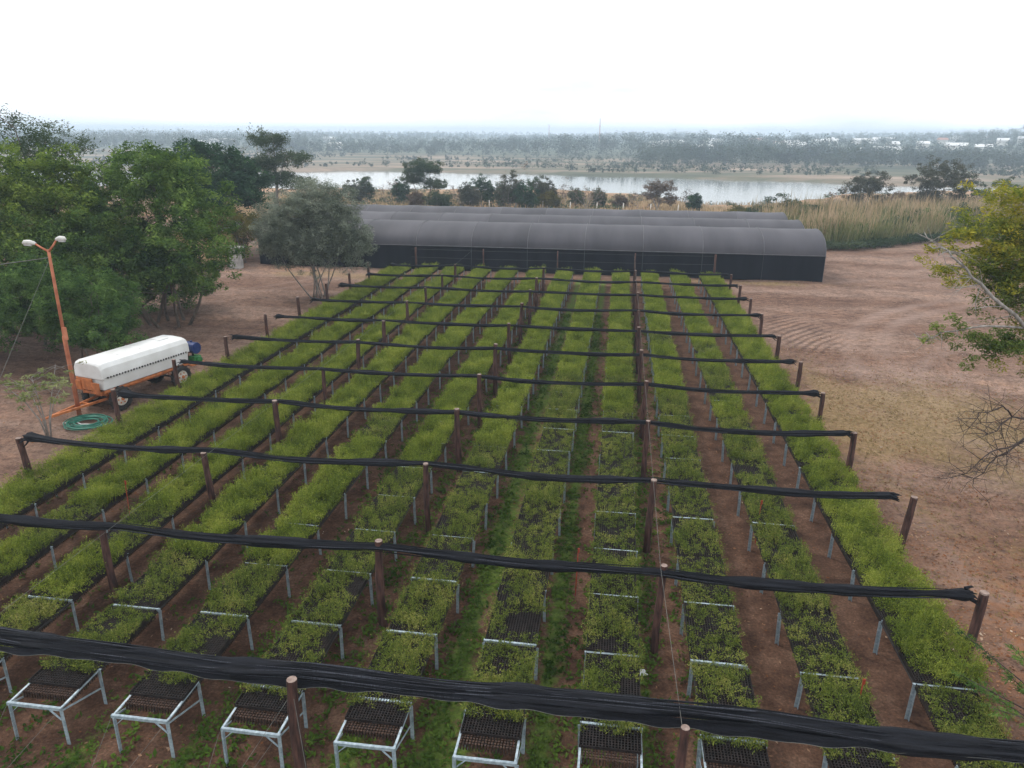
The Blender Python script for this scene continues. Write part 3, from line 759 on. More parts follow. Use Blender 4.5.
def bundle(j, y, x0, x1, a, bz, z0, label, n=22, strands=6, sag=.07, fray=True):
    """rolled shade cloth hanging across the rows: gathered folds, loose strands and frayed ends"""
    t = empty('shade_cloth', ((x0 + x1) / 2, y, 0)); xc = (x0 + x1) / 2
    S = np.linspace(x0, x1, 170); sag = sag * (1.0 + .9 * rng.random()) if fray else sag
    ph = rng.random(6) * 6
    def zc(x):
        q = (x - PX[0]) / 6.35; fr = q - math.floor(q)
        return z0 - sag * math.sin(math.pi * fr) + .02 * math.sin(x * .9 + ph[0])
    def yc(x): return .04 * math.sin(x * .55 + ph[1]) + .02 * math.sin(x * 1.7 + ph[2])
    V = []
    for x in S:
        e = min(x - x0, x1 - x)
        w = 1 + .22 * math.sin(x * 1.1 + ph[3]) + .14 * math.sin(x * 2.9 + ph[4]) + .08 * math.sin(x * 6.3 + ph[2])
        q = (x - PX[0]) / 6.35; near_post = abs(q - round(q)) * 6.35
        w *= .72 + .28 * min(1, near_post / 1.2)
        if fray: w *= 1 + 1.0 * math.exp(-(e / .35) ** 2) * (1 if e > .12 else .4)
        for k in range(n):
            th = 2 * math.pi * k / n
            fold = 1 + .20 * math.sin(5 * th + ph[5] + .35 * math.sin(x * .6)) + .10 * math.sin(9 * th + x * .5)
            V.append((x - xc, yc(x) + a * w * fold * math.cos(th), zc(x) + bz * w * fold * math.sin(th)))
    F = [(i * n + k, i * n + (k + 1) % n, (i + 1) * n + (k + 1) % n, (i + 1) * n + k) for i in range(len(S) - 1) for k in range(n)]
    me_ = np_mesh('rolled_cloth', V, F, M['cloth'], True)
    link('rolled_cloth', me_, t)
    for s in range(strands):
        mb = MB(); pp = rng.random(3) * 6; th = 2 * math.pi * s / strands
        pts = [(x - xc, yc(x) + a * 1.08 * math.cos(th + .5 * math.sin(x * .4 + pp[0])), zc(x) + bz * 1.08 * math.sin(th + .5 * math.sin(x * .4 + pp[0]))) for x in S[2:-2:2]]
        q_ = .055 if strands > 20 else .10
        mb.tube(pts, [a * q_ + a * .4 * q_ * math.sin(i * .9) for i in range(len(pts))], 5)
        mb.build('strand', M['fringe' if s % 3 == 0 else 'cloth'], t, smooth=True)
    if fray:
        for sx, xe in ((-1, x0), (1, x1)):
            mb = MB()
            for q in range(9):
                d = rng.normal(size=3) * np.array([.06, .05, .05]); p = Vector((xe - xc - sx * .12, yc(xe) + rng.normal() * a * .5, zc(xe) + rng.normal() * bz * .5))
                mb.tube([p, p + Vector((sx * .14, d[1], d[2] - .03)), p + Vector((sx * (.2 + .1 * rng.random()), d[1] * 1.5, d[2] * 1.5 - .08))], [a * .4, a * .25, .006], 5)
            mb.build('frayed_end', M['cloth'], t, smooth=True)
    props(t, label, 'shade cloth', 'rolled black shade cloths strung across the rows')
    return t
names_ = ['thick many folded black shade cloth roll sagging across the foreground, nearest of all']
names_ += [f'black shade cloth roll strung across the bench rows, {ordinal(j + 1)} from the camera' for j in range(1, 11)]
XL = {2: -17.6, 3: -17.4, 4: -17.45, 5: -17.3, 6: -17.1, 7: -17.0, 8: -16.9, 9: -16.5, 10: -16.1}
for j, y in enumerate(RY):
    if j == 0:
        t0 = bundle(0, 9.97, -18.5, 8.6, .165, .10, 2.08, names_[0], n=36, strands=34, sag=.05, fray=False)
        # loose see-through net edge hanging below the roll on the camera side
        mb = MB(); vs = []; n = 260
        for i in range(n + 1):
            x = -18.5 + 27.1 * i / n
            yy = -.19 + .03 * math.sin(x * 1.3); d = .10 + .04 * math.sin(x * .8) + .02 * math.sin(x * 7.1)
            vs += [(x + 4.95, yy + .03, 2.06), (x + 4.95, yy - .03 + .02 * math.sin(x * 5), 2.04 - d)]
        mb.add(vs, [(2 * i, 2 * i + 2, 2 * i + 3, 2 * i + 1) for i in range(n)])
        mb.build('net_edge', M['cloth'], t0, smooth=True)
        mb = MB(); mb.tube([(v[0], v[1], v[2]) for v in vs[1::2]], .0035, 4); mb.build('edge_cord', M['wire'], t0)
    else:
        w = {1: (.105, .085), 2: (.09, .075), 3: (.085, .07)}.get(j, (.075, .062))
        bundle(j, y + .02, XL.get(j, -17.6), 7.45 + (.05 if j == 1 else 0) - .012 * j * 0, w[0], w[1], 2.17, names_[j])
# wires along the post lines and guy wires
for i, x in ((1, PX[1]), (3, PX[3])):
    pts = []
    ys = [y for j, y in enumerate(RY)]
    y0 = -1.5 if i in (1, 2, 3) else 9.0
    if i == 0: ys = ys[1:]
    pts = [(x, y, 2.24) for y in ys]
    if i == 3: pts[0] = (1.39, 9.48, 2.16)
    mb = MB(); mb.tube(pts + [(x, 56.9, 2.3)], .004, 4)
    props(mb.build('support_wire', M['wire']), f'pale taut wire running over the post tops, {colname[i]}', 'wire', 'wires along the post lines')
def guy(p, q, label, r=.004):
    mb = MB(); mb.tube([p, q], r, 4); props(mb.build('guy_wire', M['wire']), label, 'wire', 'thin guy wires of the posts and benches')
guy((-5.15, 9.62, 2.0), (-4.2, 8.2, 0), 'thin guy wire slanting right from the front post at the bottom of the picture')
guy((-5.15, 9.62, 1.9), (-6.4, 8.2, 0), 'thin guy wire slanting left behind the front post at the bottom of the picture')
for k, nm in ((3, 'fourth'), (4, 'fifth'), (5, 'sixth')):
    guy((ROWX[k] - .56, 9.66, .8), (ROWX[k] - .55, 8.6, 0), f'thin wire hanging from the front left corner of the {nm} bench from the left')
    guy((ROWX[k] + .50, 9.66, .8), (ROWX[k] - .15, 8.4, 0), f'thin wire slanting from the front right corner of the {nm} bench from the left')

# ------------------------------------------------------------------ lamp post
t = empty('lamp_post', (-21.28, 25.05, 0)); props(t, 'tall rust orange lamp post with two lamp heads beside the trailer', 'lamp post')
mb = MB(); mb.tube([(0, 0, -.1), (0, 0, 3.4), (.01, 0, 3.45)], [.085, .08, .062], 10); mb.tube([(.01, 0, 3.4), (.05, 0, 6.8)], [.062, .052], 10); mb.build('pole', M['lamppole'], t, smooth=True)
for sx, hx, hz in ((-1, -.62, 7.02), (1, .52, 7.2)):
    mb = MB(); mb.tube([(.05, 0, 6.72), (.05 + hx * .5, 0, 6.72 + (hz - 6.72) * .55), (.05 + hx * .85, 0, hz)], [.045, .038, .034], 8); a_ = mb.build('arm', M['lamppole'], t, smooth=True)
    mb = MB(); pts = [(.05 + hx * .78, 0, hz - .02), (.05 + hx * .9, 0, hz + .01), (.05 + hx * 1.15, -.02, hz + .03), (.05 + hx * 1.45, -.03, hz + .03), (.05 + hx * 1.6, -.03, hz - .01)]
    mb.tube(pts, [.05, .07, .10, .09, .04], 12); hd = mb.build('lamp_head', M['lamp'], t, smooth=True)
    mb = MB(); mb.tube([(.05 + hx * 1.05, -.02, hz - .05), (.05 + hx * 1.5, -.03, hz - .05)], [.06, .05], 10); mb.build('lens', M['glass'], hd, smooth=True)
mb = MB(); mb.box((.1, -.05, 3.55), (.14, .1, .5)); mb.build('junction_box', M['lamppole'], t)
guy((-21.25, 25.0, 6.5), (-27.5, 20.4, 5.8), 'cable running off to the left from the top of the lamp post', .016)
guy((-21.25, 25.0, 6.4), (-21.6, 19.6, .0), 'slanting stay wire from the lamp post top down to the ground', .009)

# ------------------------------------------------------------------ water tank trailer
ang = math.atan2(.966, .26)     # local +u axis towards the rear end (away from the camera)
t = empty('tank_trailer', (-20.55, 27.95, 0), ang); props(t, 'white lidded water tank on an orange four wheeled farm trailer', 'trailer')
# local: x = u (length, + is away), y = v (left of travel); near-camera side is y = -0.78
mb = MB()
for s in (-1, 1): mb.box((0, s * .5, .84), (4.5, .09, .16))
for u in (-2.2, -1.1, 0, 1.1, 2.2): mb.box((u, 0, .84), (.09, .92, .12))
for s in (-1, 1): mb.box((0, s * .70, .93), (4.4, .05, .11))
for u in (-1.9, -.6, .7, 1.9): mb.box((u, 0, .92), (.06, 1.36, .05))
mb.build('chassis', M['orange'], t, bevel=.012)
mb = MB(); mb.box((-2.3, .25, 1.22), (.07, .9, .5)); mb.box((-2.36, -.45, 1.15), (.05, .4, .4)); mb.box((-2.36, .55, 1.15), (.05, .3, .4)); mb.build('headboard', M['orange'], t, bevel=.015)
# tank: straight lower body
def prof(mb, us, yz):
    n = len(yz); base = len(mb.v)
    for u, k, dz in us: mb.v += [(u, y * k, 1.0 + (z - 1.0) * dz) for y, z in yz]
    for i in range(len(us) - 1):
        for j in range(n): mb.f.append((base + i * n + j, base + i * n + (j + 1) % n, base + (i + 1) * n + (j + 1) % n, base + (i + 1) * n + j))
    mb.f.append(tuple(base + j for j in reversed(range(n)))); mb.f.append(tuple(base + (len(us) - 1) * n + j for j in range(n)))
mb = MB(); prof(mb, [(-2.2, .97, 1), (-2.12, 1, 1), (2.12, 1, 1), (2.2, .97, 1)], [(-.72, 1.0), (.72, 1.0), (.80, 1.52), (-.80, 1.52)])
body = mb.build('tank_body', M['white'], t, bevel=.04)
mb = MB(); lid = [(-.84, 1.52), (.84, 1.52), (.84, 1.70), (.82, 1.95), (.72, 2.13), (.50, 2.20), (.0, 2.22), (-.50, 2.20), (-.72, 2.13), (-.82, 1.95), (-.84, 1.70)]
prof(mb, [(-2.28, .93, .9), (-2.2, .985, .97), (-2.05, 1, 1), (0, 1, 1.0), (2.05, 1, 1), (2.2, .985, .97), (2.28, .93, .9)], lid)
lido = mb.build('tank_lid', M['white'], t, smooth=False, bevel=.03)
mb = MB()
for u in (-1.1, 0.0, 1.1): mb.box((u, 0, 2.215), (.05, .9, .03))
mb.box((1.45, 0, 2.235), (.5, .5, .05)); mb.build('hatch', M['white'], lido, bevel=.015)
for q in range(30):
    u = -2.05 + q * .14
    mb = MB(); mb.box((u, -.845, 1.55), (.055 + .03 * (q % 3 == 0), .02, .05)); mb.box((u, -.85, 1.515), (.025, .02, .04)); mb.build('clip', M['dark'], lido)
def wheel(u, v):
    w = empty('wheel', (u, v, .5)); w.scale = (1.19, 1.1, 1.19); w.parent = t
    s = -1 if v < 0 else 1
    mb = MB(); prof_ = [(-.10, .25), (-.115, .34), (-.09, .41), (0, .425), (.09, .41), (.115, .34), (.10, .25)]
    n = 28; vs = [(r_ * math.cos(2 * math.pi * k / n), y, r_ * math.sin(2 * math.pi * k / n)) for k in range(n) for y, r_ in prof_]
    mp2 = len(prof_); mb.add(vs, [(k * mp2 + j, k * mp2 + j + 1, ((k + 1) % n) * mp2 + j + 1, ((k + 1) % n) * mp2 + j) for k in range(n) for j in range(mp2 - 1)])
    for k in range(n):
        a = 2 * math.pi * k / n; mb.box((.425 * math.cos(a), .05 * (1 if k % 2 else -1), .425 * math.sin(a)), (.03, .08, .03))
    mb.build('tyre', M['rubber'], w, smooth=True)
    mb = MB(); mb.tube([(0, -.05 * s, 0), (0, .075 * s, 0)], [.24, .24], 24)
    mb.tube([(0, .07 * s, 0), (0, .10 * s, 0)], [.20, .09], 24); mb.build('rim', M['rim'], w)
    mb = MB(); mb.tube([(0, .07 * s, 0), (0, .14 * s, 0)], .06, 12)
    for k in range(6): a = k * math.pi / 3; mb.tube([(.15 * math.cos(a), .06 * s, .15 * math.sin(a)), (.15 * math.cos(a), .10 * s, .15 * math.sin(a))], .03, 7)
    mb.build('hub', M['orange'], w)
for u in (-1.6, 1.6):
    for v in (-.80, .80): wheel(u, v)
    mb = MB(); mb.tube([(u, -.7, .42), (u, .7, .42)], .04, 10); mb.build('axle', M['dark'], t)
    for v in (-.5, .5):
        mb = MB(); mb.bar((u - .4, v, .70), (u, v, .52), .06, .05); mb.bar((u + .4, v, .70), (u, v, .52), .06, .05); mb.box((u, v, .62), (.16, .1, .3)); mb.build('spring', M['orange'], t)
mb = MB(); mb.tube([(-1.6, 0, .62), (-1.6, 0, .76)], .38, 20); mb.build('turntable', M['orange'], t)
mb = MB(); mb.bar((-1.6, .36, .5), (-4.2, 0, .45), .08, .09); mb.bar((-1.6, -.36, .5), (-4.2, 0, .45), .08, .09); mb.bar((-2.6, -.24, .49), (-2.6, .24, .49), .06); mb.tube([(-4.15, 0, .45), (-4.5, 0, .45)], .05, 8)
mb.build('drawbar', M['orange'], t)
mb = MB(); mb.box((2.65, -.2, .82), (.8, 1.3, .05)); mb.build('pump_shelf', M['orange'], t)
mb = MB(); mb.tube([(2.7, -.80, 1.55), (2.7, -.2, 1.55)], .27, 16); mb.tube([(2.7, -.5, 1.8), (2.7, -.5, 1.88)], .06, 10); mb.build('fuel_drum', M['blue'], t, bevel=.02, smooth=False)
mb = MB(); mb.box((2.75, -.55, 1.0), (.42, .40, .32)); mb.tube([(2.75, -.9, 1.0), (2.75, -.75, 1.0)], .14, 14); mb.build('pump_engine', M['green'], t, bevel=.03)
mb = MB(); mb.tube([(2.45, -.3, .85), (2.45, -.3, 1.35)], .13, 12); mb.tube([(2.7, -.5, 1.15), (2.7, -.5, 1.32)], .05, 6); mb.build('pump_mount', M['dark'], t)
t = empty('wooden_block', (-19.15, 30.4, 0), .3); mb = MB(); mb.box((0, 0, .1), (.85, .22, .2)); 
b_ = mb.build('block', M['plank'], t, bevel=.012); props(t, 'reddish wooden block on the ground behind the trailer wheel', 'block')

# hose coil
t = empty('hose_coil', (-20.45, 24.4, .03)); props(t, 'loose coil of dark green hose on the ground by the lamp post', 'hose')
mb = MB(); pts = []
for i in range(420):
    a = i * .16; lay = i / 420
    rr = .62 + .17 * math.sin(a * .31 + 1) + .08 * math.sin(a * .83)
    pts.append((rr * math.cos(a) * 1.05 + .07 * math.sin(a * .13), rr * math.sin(a) * .92 + .06 * math.cos(a * .17), .02 + .09 * abs(math.sin(a * .29)) + .04 * lay))
mb.tube(pts, .022, 6); mb.build('coil', M['hose'], t, smooth=True)
mb = MB(); mb.tube([pts[0], (-.2, -.1, .03), (-.6, .1, .03), (-1.0, -.1, .03)], .022, 6); mb.build('hose_end', M['litter'], t, smooth=True)

# stakes and scraps
for x, y, nm in ((-1.5, 10.9, 'red marker stake leaning on the sixth bench from the right near the camera'), (-.62, 15.9, 'red marker stake standing in the seedlings of a centre row'),
                 (4.95, 12.1, 'short red marker stake in the seedlings of the second row from right'), (-13.95, 17.6, 'thin red stake beside a bench leg on the left side'),
                 (4.3, 19.2, 'small red stake among seedlings on the right, by the third cloth roll'), (-12.5, 24.6, 'thin pale red stake in the third row from left'),):
    mb = MB(); mb.tube([(0, 0, 0), (.03, .02, 1.35)], [.016, .013], 6); mb.box((.04, .02, 1.3), (.05, .02, .12)); o = mb.build('marker_stake', M['red'], None, loc=(x, y, 0)); props(o, nm, 'stake', 'thin red marker stakes')
for x, y, s, nm in ((1.0, 13.25, .16, 'crumpled pale plastic scrap on the soil beside the dark centre post'), (-2.0, 16.6, .07, 'small white scrap on the lane between centre benches'),
                    (-2.1, 20.6, .16, 'white rag on the weeds between the centre rows'), (5.5, 61.5 - 45, .06, 'tiny white scrap on the right lane')):
    a = rng.normal(size=(14, 3)) * s * .5; a[:, 2] = np.abs(a[:, 2]) * .5
    bm = __import__('bmesh').new(); [bm.verts.new(p) for p in a]; __import__('bmesh').ops.convex_hull(bm, input=bm.verts)
    me_ = bpy.data.meshes.new('scrap'); bm.to_mesh(me_); bm.free(); me_.materials.append(M['litter'])
    props(link('scrap', me_, None, (x, y, .02)), nm, 'scrap', 'pale scraps on the ground')
# ------------------------------------------------------------------ trees at the left
tree('leafy_tree', 'big green leafy tree with several stems behind the trailer', 'tree', (-26.6, 40.0, 0),
     [(0, 0, 6.4, 4.7, 4.2, 4.2), (-2.2, .8, 6.8, 3.4, 3, 3.2), (2.6, -1.2, 4.6, 2.9, 2.8, 2.7), (.4, .5, 8.3, 2.8, 2.6, 2.2), (-1.5, -2.2, 4.0, 3.2, 2.6, 2.4), (-3.6, -1, 4.4, 2.6, 2.6, 2.4), (1.2, -1.8, 3.6, 2.2, 2.2, 1.7)],
     'leafA', 900, (.32, .68), 105, .18, stems=7, trunk_r=.09, spread=3.0, limbs=34, droop=.35, aspect=2.6, low=.8)
tree('leafy_tree', 'tallest yellow green tree filling the left edge of the picture', 'tree', (-33.5, 37.0, 0),
     [(0, 0, 6.6, 4.6, 4.4, 4.2), (2.6, .5, 6.6, 3.4, 3.0, 3.2), (-3.6, 0, 6.8, 4.0, 4, 4.0), (1.0, 2.6, 8.2, 3.2, 3, 2.0), (1.4, -1.6, 4.6, 3.2, 2.6, 2.6), (-2.4, -1.6, 4.4, 3.2, 2.6, 2.6)],
     'leafB', 900, (.35, .7), 100, .19, stems=4, trunk_r=.17, spread=2.0, limbs=26, droop=.3, aspect=2.5, low=.8)
tree('layered_tree', 'dark feathery layered tree top rising above the left edge trees', 'tree', (-38.0, 43, 0),
     [(0, 0, 11.0, 3.4, 3.4, .8), (3.4, .2, 10.2, 2.6, 2.2, .7), (-2.8, .6, 12.0, 2.8, 2.6, .8), (.5, 0, 9.6, 3.4, 3, .9)],
     'leafS', 130, (.5, .9), 90, .18, stems=2, trunk_r=.14, limbs=14, aspect=3)
tree('low_tree', 'low deep green soft leaved tree hanging over the tank trailer', 'tree', (-24.3, 30.2, 0),
     [(0, 0, 3.3, 2.6, 2.2, 2.0), (-2.6, .2, 3.4, 2.4, 2.1, 2.0), (1.5, -.6, 3.0, 2.0, 1.7, 1.5), (1.8, -1.8, 2.6, 1.5, 1.2, .9)],
     'leafC', 420, (.25, .5), 120, .15, stems=4, trunk_r=.07, spread=1.4, limbs=18, aspect=4, droop=.1, low=.8)
tree('low_tree', 'shadowy green bush at the left edge behind the lamp post', 'tree', (-30.6, 30.5, 0),
     [(0, 0, 3.0, 3.0, 2.4, 2.6), (-3.2, 1, 3.8, 3, 2.5, 2.8), (2, 1, 3.2, 2.4, 2, 2.2)],
     'leafC', 360, (.35, .7), 110, .15, stems=3, trunk_r=.08, spread=1.4, limbs=14, aspect=3, low=.9)
tree('low_tree', 'green understorey tree between the two big left trees', 'tree', (-30.4, 35.0, 0),
     [(0, 0, 4.0, 3.0, 2.6, 3.0), (1.8, .6, 4.9, 2.2, 2, 2.2), (2.4, -.6, 3.0, 2.0, 2, 1.8)],
     'leafA', 320, (.4, .8), 110, .17, stems=4, trunk_r=.08, spread=1.4, limbs=16, aspect=3, droop=.2, low=.8)
tree('low_tree', 'low green bush added as dark shade behind the stems of the big leafy tree', 'tree', (-31.5, 43.5, 0),  # extra bush, added to make it dark behind the stems
     [(0, 0, 2.0, 3.4, 2.2, 2.0), (3.2, .6, 1.8, 2.4, 2.0, 1.7)],
     'leafC', 260, (.35, .65), 100, .17, stems=4, trunk_r=.06, spread=2.0, limbs=14, aspect=3, low=.9)
tree('dark_tree', 'dense dark green round crowned tree behind the big left tree', 'tree', (-39.2, 68.5, 0),
     [(0, 0, 6.4, 4.9, 4.6, 4.0), (2.2, -1, 5.0, 3.2, 3, 2.6), (-3, -.5, 6.6, 3, 3, 3.0)],
     'leafD', 380, (.6, 1.1), 110, .26, stems=1, trunk_r=.35, limbs=18, aspect=1.8, shell=.6)
tree('brown_bush', 'brownish green bush beside the squat pale pillar', 'bush', (-33.2, 61.6, 0),
     [(0, 0, 3.0, 2.3, 2, 1.7), (-2.4, 0, 2.9, 2, 2, 1.6)], 'leafG', 130, (.4, .7), 90, .2, stems=3, trunk_r=.07, limbs=12)
tree('layered_tree', 'open layered tree beyond the olive tree, against the river', 'tree', (-42.3, 88, gz(-42.3, 88)),
     [(0, 0, 10.0, 2.3, 2.2, 1.3), (2.6, 0, 8.0, 2.4, 2.2, .9), (-1.4, .5, 7.2, 2.8, 2.4, 1.4), (1.5, 0, 5.2, 3.2, 2.6, 1.5)],
     'leafS', 230, (.5, .9), 90, .22, stems=2, trunk_r=.2, limbs=22, barkm='greybark')
tree('olive_tree', 'grey green olive tree with a fan of thin stems at the bench corner', 'tree', (-20.8, 48.9, 0),
     [(0, 0, 5.1, 3.5, 3.4, 3.0), (-1.8, -.4, 4.3, 2.6, 2.4, 2.5), (1.7, -.4, 4.3, 2.5, 2.3, 2.5), (.4, .2, 6.3, 2.4, 2.2, 1.8), (-.2, -.8, 3.4, 2.8, 2.2, 2.0), (-2.4, .2, 3.6, 2.0, 2.0, 1.8), (2.2, .2, 3.5, 1.9, 1.9, 1.7)],
     'leafO', 1500, (.26, .5), 110, .12, stems=9, trunk_r=.045, spread=1.4, limbs=34, barkm='greybark', aspect=3.2, shell=.45)
bare_tree('bare_tree', 'tall sparse pale tree rising over the far bank behind the dark tree', 'tree', (-62, 118, gz(-62, 118)), 13.5, 3.6, .12, stems=2, leafm='leafS', per=5, leaf=.3)
bare_tree('bare_tree', 'greyish bare tree top seen between the left trees and the horizon', 'tree', (-66, 92, gz(-66, 92)), 8.5, 7, .12, stems=4, depth=3, leafm='leafDry', per=6, leaf=.3)
# sapling with pale whorled leaves in front of the lamp post
t = empty('sapling', (-20.9, 22.9, 0)); props(t, 'slim sapling with pale whorled leaves beside the lamp post foot', 'sapling')
mb = MB(); tips = []
for s in range(5):
    a = s * 1.3; base_ = Vector((.05 * math.cos(a), .05 * math.sin(a), -.05)); e = Vector((math.cos(a) * 1.15 - .1, math.sin(a) * .8, 2.3 + .5 * math.sin(s * 2.1)))
    pts = [base_, Vector((e.x * .18, e.y * .18, .8)), Vector((e.x * .5, e.y * .5, 1.6)), e]
    mb.tube(pts, [.03, .024, .016, .007], 6)
    for q in range(12):
        f = rng.uniform(.45, 1.02); p = pts[2].lerp(e, (f - .4) / .6) if f > .4 else pts[1]
        d = p + Vector((rng.normal() * .38, rng.normal() * .38, rng.normal() * .18 + .05)); mb.tube([p, p.lerp(d, .5) + Vector((0, 0, .04)), d], [.008, .006, .004], 4); tips.append(tuple(d))
mb.build('trunk', M['greybark'], t, smooth=True)
V, Fc = leaves(np.array(tips), .19, 20, .16, 3.0, up=1.4, flat=.35); link('crown', np_mesh('crown', V, Fc, M['leafP']), t)

# ------------------------------------------------------------------ tree at the right edge, its trunk stands outside the picture
t = empty('spreading_tree', (15.2, 23.5, 0)); props(t, 'yellow flowering feathery tree reaching in from the right edge with grey bare boughs', 'tree')
mb = MB()
TR = [((0, 0, -.2), (-.5, .1, 2.5), (-1.0, .2, 5.0), .30, .22)]
mb.tube([(0, 0, -.2), (-.3, .1, 1.5), (-.6, .1, 3.2), (-1.0, .2, 4.8)], [.36, .31, .27, .22], 12)
def bough(pts, r0, r1, twigs=8, tl=.7):
    pts = [Vector(p) for p in pts]; n = len(pts); fine = []
    for i in range(n - 1):
        for q in range(3):
            fine.append(pts[i].lerp(pts[i + 1], q / 3) + Vector(rng.normal(size=3)) * .045 * (q > 0))
    fine.append(pts[-1]); m_ = len(fine)
    mb.tube(fine, [r0 + (r1 - r0) * i / (m_ - 1) for i in range(m_)], 7)
    for _ in range(twigs):
        j = int(rng.integers(m_ // 3, m_)); p = fine[j]; d = Vector((rng.normal() - .4, rng.normal(), rng.normal() * .7)).normalized()
        q1 = p + d * tl * .5; q2 = q1 + (d + Vector(rng.normal(size=3)) * .6).normalized() * tl * .5
        mb.tube([p, q1, q2], [r1 * 1.2, r1 * .8, r1 * .35], 4)
        for _2 in range(2):
            q3 = q1 + (d + Vector(rng.normal(size=3)) * .9).normalized() * tl * .4
            mb.tube([q1, q3], [r1 * .6, r1 * .25], 3)
# bare grey bough (points relative to the base)
bough([(-1.0, .2, 4.8), (-3.2, -1.2, 5.7), (-4.4, -1.5, 6.5), (-5.4, -1.5, 7.3), (-6.1, -1.4, 8.0), (-6.6, -1.2, 8.15)], .075, .012, 18, 1.0)
bough([(-3.2, -1.2, 5.7), (-4.8, -1.6, 5.95), (-6.0, -1.7, 5.75), (-6.4, -1.8, 5.5)], .035, .01, 8, .6)
bough([(-3.6, -1.3, 6.0), (-3.2, -2.2, 6.6), (-2.6, -2.8, 6.5)], .06, .015, 6, .6)
bough([(-1.0, .2, 4.8), (-2.2, .6, 6.8), (-3.0, .8, 8.6), (-3.6, .9, 9.6)], .11, .02, 12, .8)
bough([(-1.0, .2, 4.8), (-2.8, .5, 6.2), (-4.2, .6, 7.2), (-5.4, .7, 7.7)], .08, .015, 12, .8)
mb.build('trunk', M['greybark'], t, smooth=True); mb = MB()
bough([(-.6, .1, 3.2), (-2.6, -1.8, 3.2), (-4.2, -2.8, 3.7), (-4.9, -3.2, 3.3)], .05, .01, 26, 1.0)
bough([(-2.6, -1.8, 3.2), (-3.8, -2.6, 2.8), (-4.8, -3.3, 2.4), (-5.2, -3.6, 1.9)], .035, .008, 26, 1.0)
bough([(-4.2, -2.8, 3.7), (-4.8, -3.4, 4.2), (-5.5, -3.7, 4.1), (-5.9, -3.9, 3.6)], .025, .007, 24, .8)
bough([(-2.6, -1.8, 3.2), (-4.0, -3.0, 3.0), (-4.9, -3.5, 2.9), (-5.5, -3.7, 2.3)], .035, .008, 26, 1.1)
mb.build('bare_twigs', M['twig'], t, smooth=True)
C = crown_points([(-3.6, .6, 8.7, 1.7, 1.8, 1.5), (-4.4, .4, 7.5, 1.6, 1.6, .8), (-2.6, .8, 7.0, 1.6, 1.6, 1.2), (-1.4, 1, 8.2, 2.2, 2.4, 2.0), (-3.4, .2, 9.4, 1.2, 1.4, .7), (-3.2, .2, 7.6, 1.2, 1.2, .9), (-4.9, .2, 8.3, 1.1, 1.3, .5), (-2.2, .2, 5.8, 1.2, 1.4, .9), (-4.6, .0, 7.0, 1.1, 1.2, .5), (-3.0, -.6, 5.0, 1.3, 1.3, .7), (-2.4, -1.6, 4.2, 1.0, 1.0, .7)], 460, .15, .9)
V, Fc = leaves(C, rng.uniform(.22, .42, len(C)), 75, .11, 3, up=.9, flat=.5); link('crown', np_mesh('crown', V, Fc, M['leafY']), t)
C = crown_points([(-3.1, .4, 6.4, 1.5, 1.5, .9), (-1.6, .6, 6.2, 1.8, 1.6, 1.3), (-3.4, .8, 7.9, 1.5, 1.6, .9), (-3.6, .2, 6.9, 1.2, 1.2, .6), (-3.6, -1.4, 5.5, 1.0, .9, .5), (-4.6, -1.5, 5.4, 1.1, .8, .35)], 210, .15, .9)
V, Fc = leaves(C, rng.uniform(.22, .45, len(C)), 110, .10, 3, up=.9, flat=.5); link('lower_crown', np_mesh('lower_crown', V, Fc, M['leafR']), t)
C = np.array([(-6.4, -1.8, 5.55), (-6.1, -1.7, 5.9), (-5.8, -1.6, 5.6), (-5.5, -1.7, 5.95), (-5.4, -1.5, 5.3), (-5.05, -1.6, 5.7), (-4.9, -1.6, 5.35), (-4.7, -1.5, 5.6), (-4.55, -1.6, 5.1), (-5.1, -1.6, 4.75), (-4.4, -1.4, 5.75), (-4.2, -1.4, 5.3), (-5.7, -1.6, 6.15), (-5.0, -1.7, 5.0)])
V, Fc = leaves(C, .25, 130, .10, 3, up=.9, flat=.6); link('leaf_spray', np_mesh('leaf_spray', V, Fc, M['leafR']), t)

# young feathery shrub right of the last near post
t = empty('feathery_shrub', (9.0, 12.3, 0)); props(t, 'sparse feathery light green shrub at the bottom right beside the end post', 'shrub')
t.location = (8.45, 12.1, 0); mb = MB(); cl = []
for p in ((-1.7, .6, 2.2), (-1.2, -.1, 2.5), (-1.5, -.6, 1.5), (-.9, -.5, 1.9), (-1.3, .3, 1.2), (-1.0, .2, 1.7), (-.6, -.8, 1.3), (-1.8, .1, 1.6), (-.3, .3, 2.3)):
    p = Vector(p); a = Vector((p.x * .25, p.y * .25, p.z * .6)); mb.tube([(0, 0, -.05), a, p], [.025, .016, .005], 5)
    for q in range(9):
        f = q / 8; c = a.lerp(p, .4 + .6 * f)
        for s in (-1, 1): cl.append((c.x + rng.normal() * .05, c.y + s * .1 * (1 - f * .5) + rng.normal() * .04, c.z - .03 + rng.normal() * .03))
mb.build('trunk', M['twig'], t, smooth=True)
V, Fc = leaves(np.array(cl), .09, 14, .07, 3.6, up=1.5, flat=.3); link('crown', np_mesh('crown', V, Fc, M['leafA']), t)

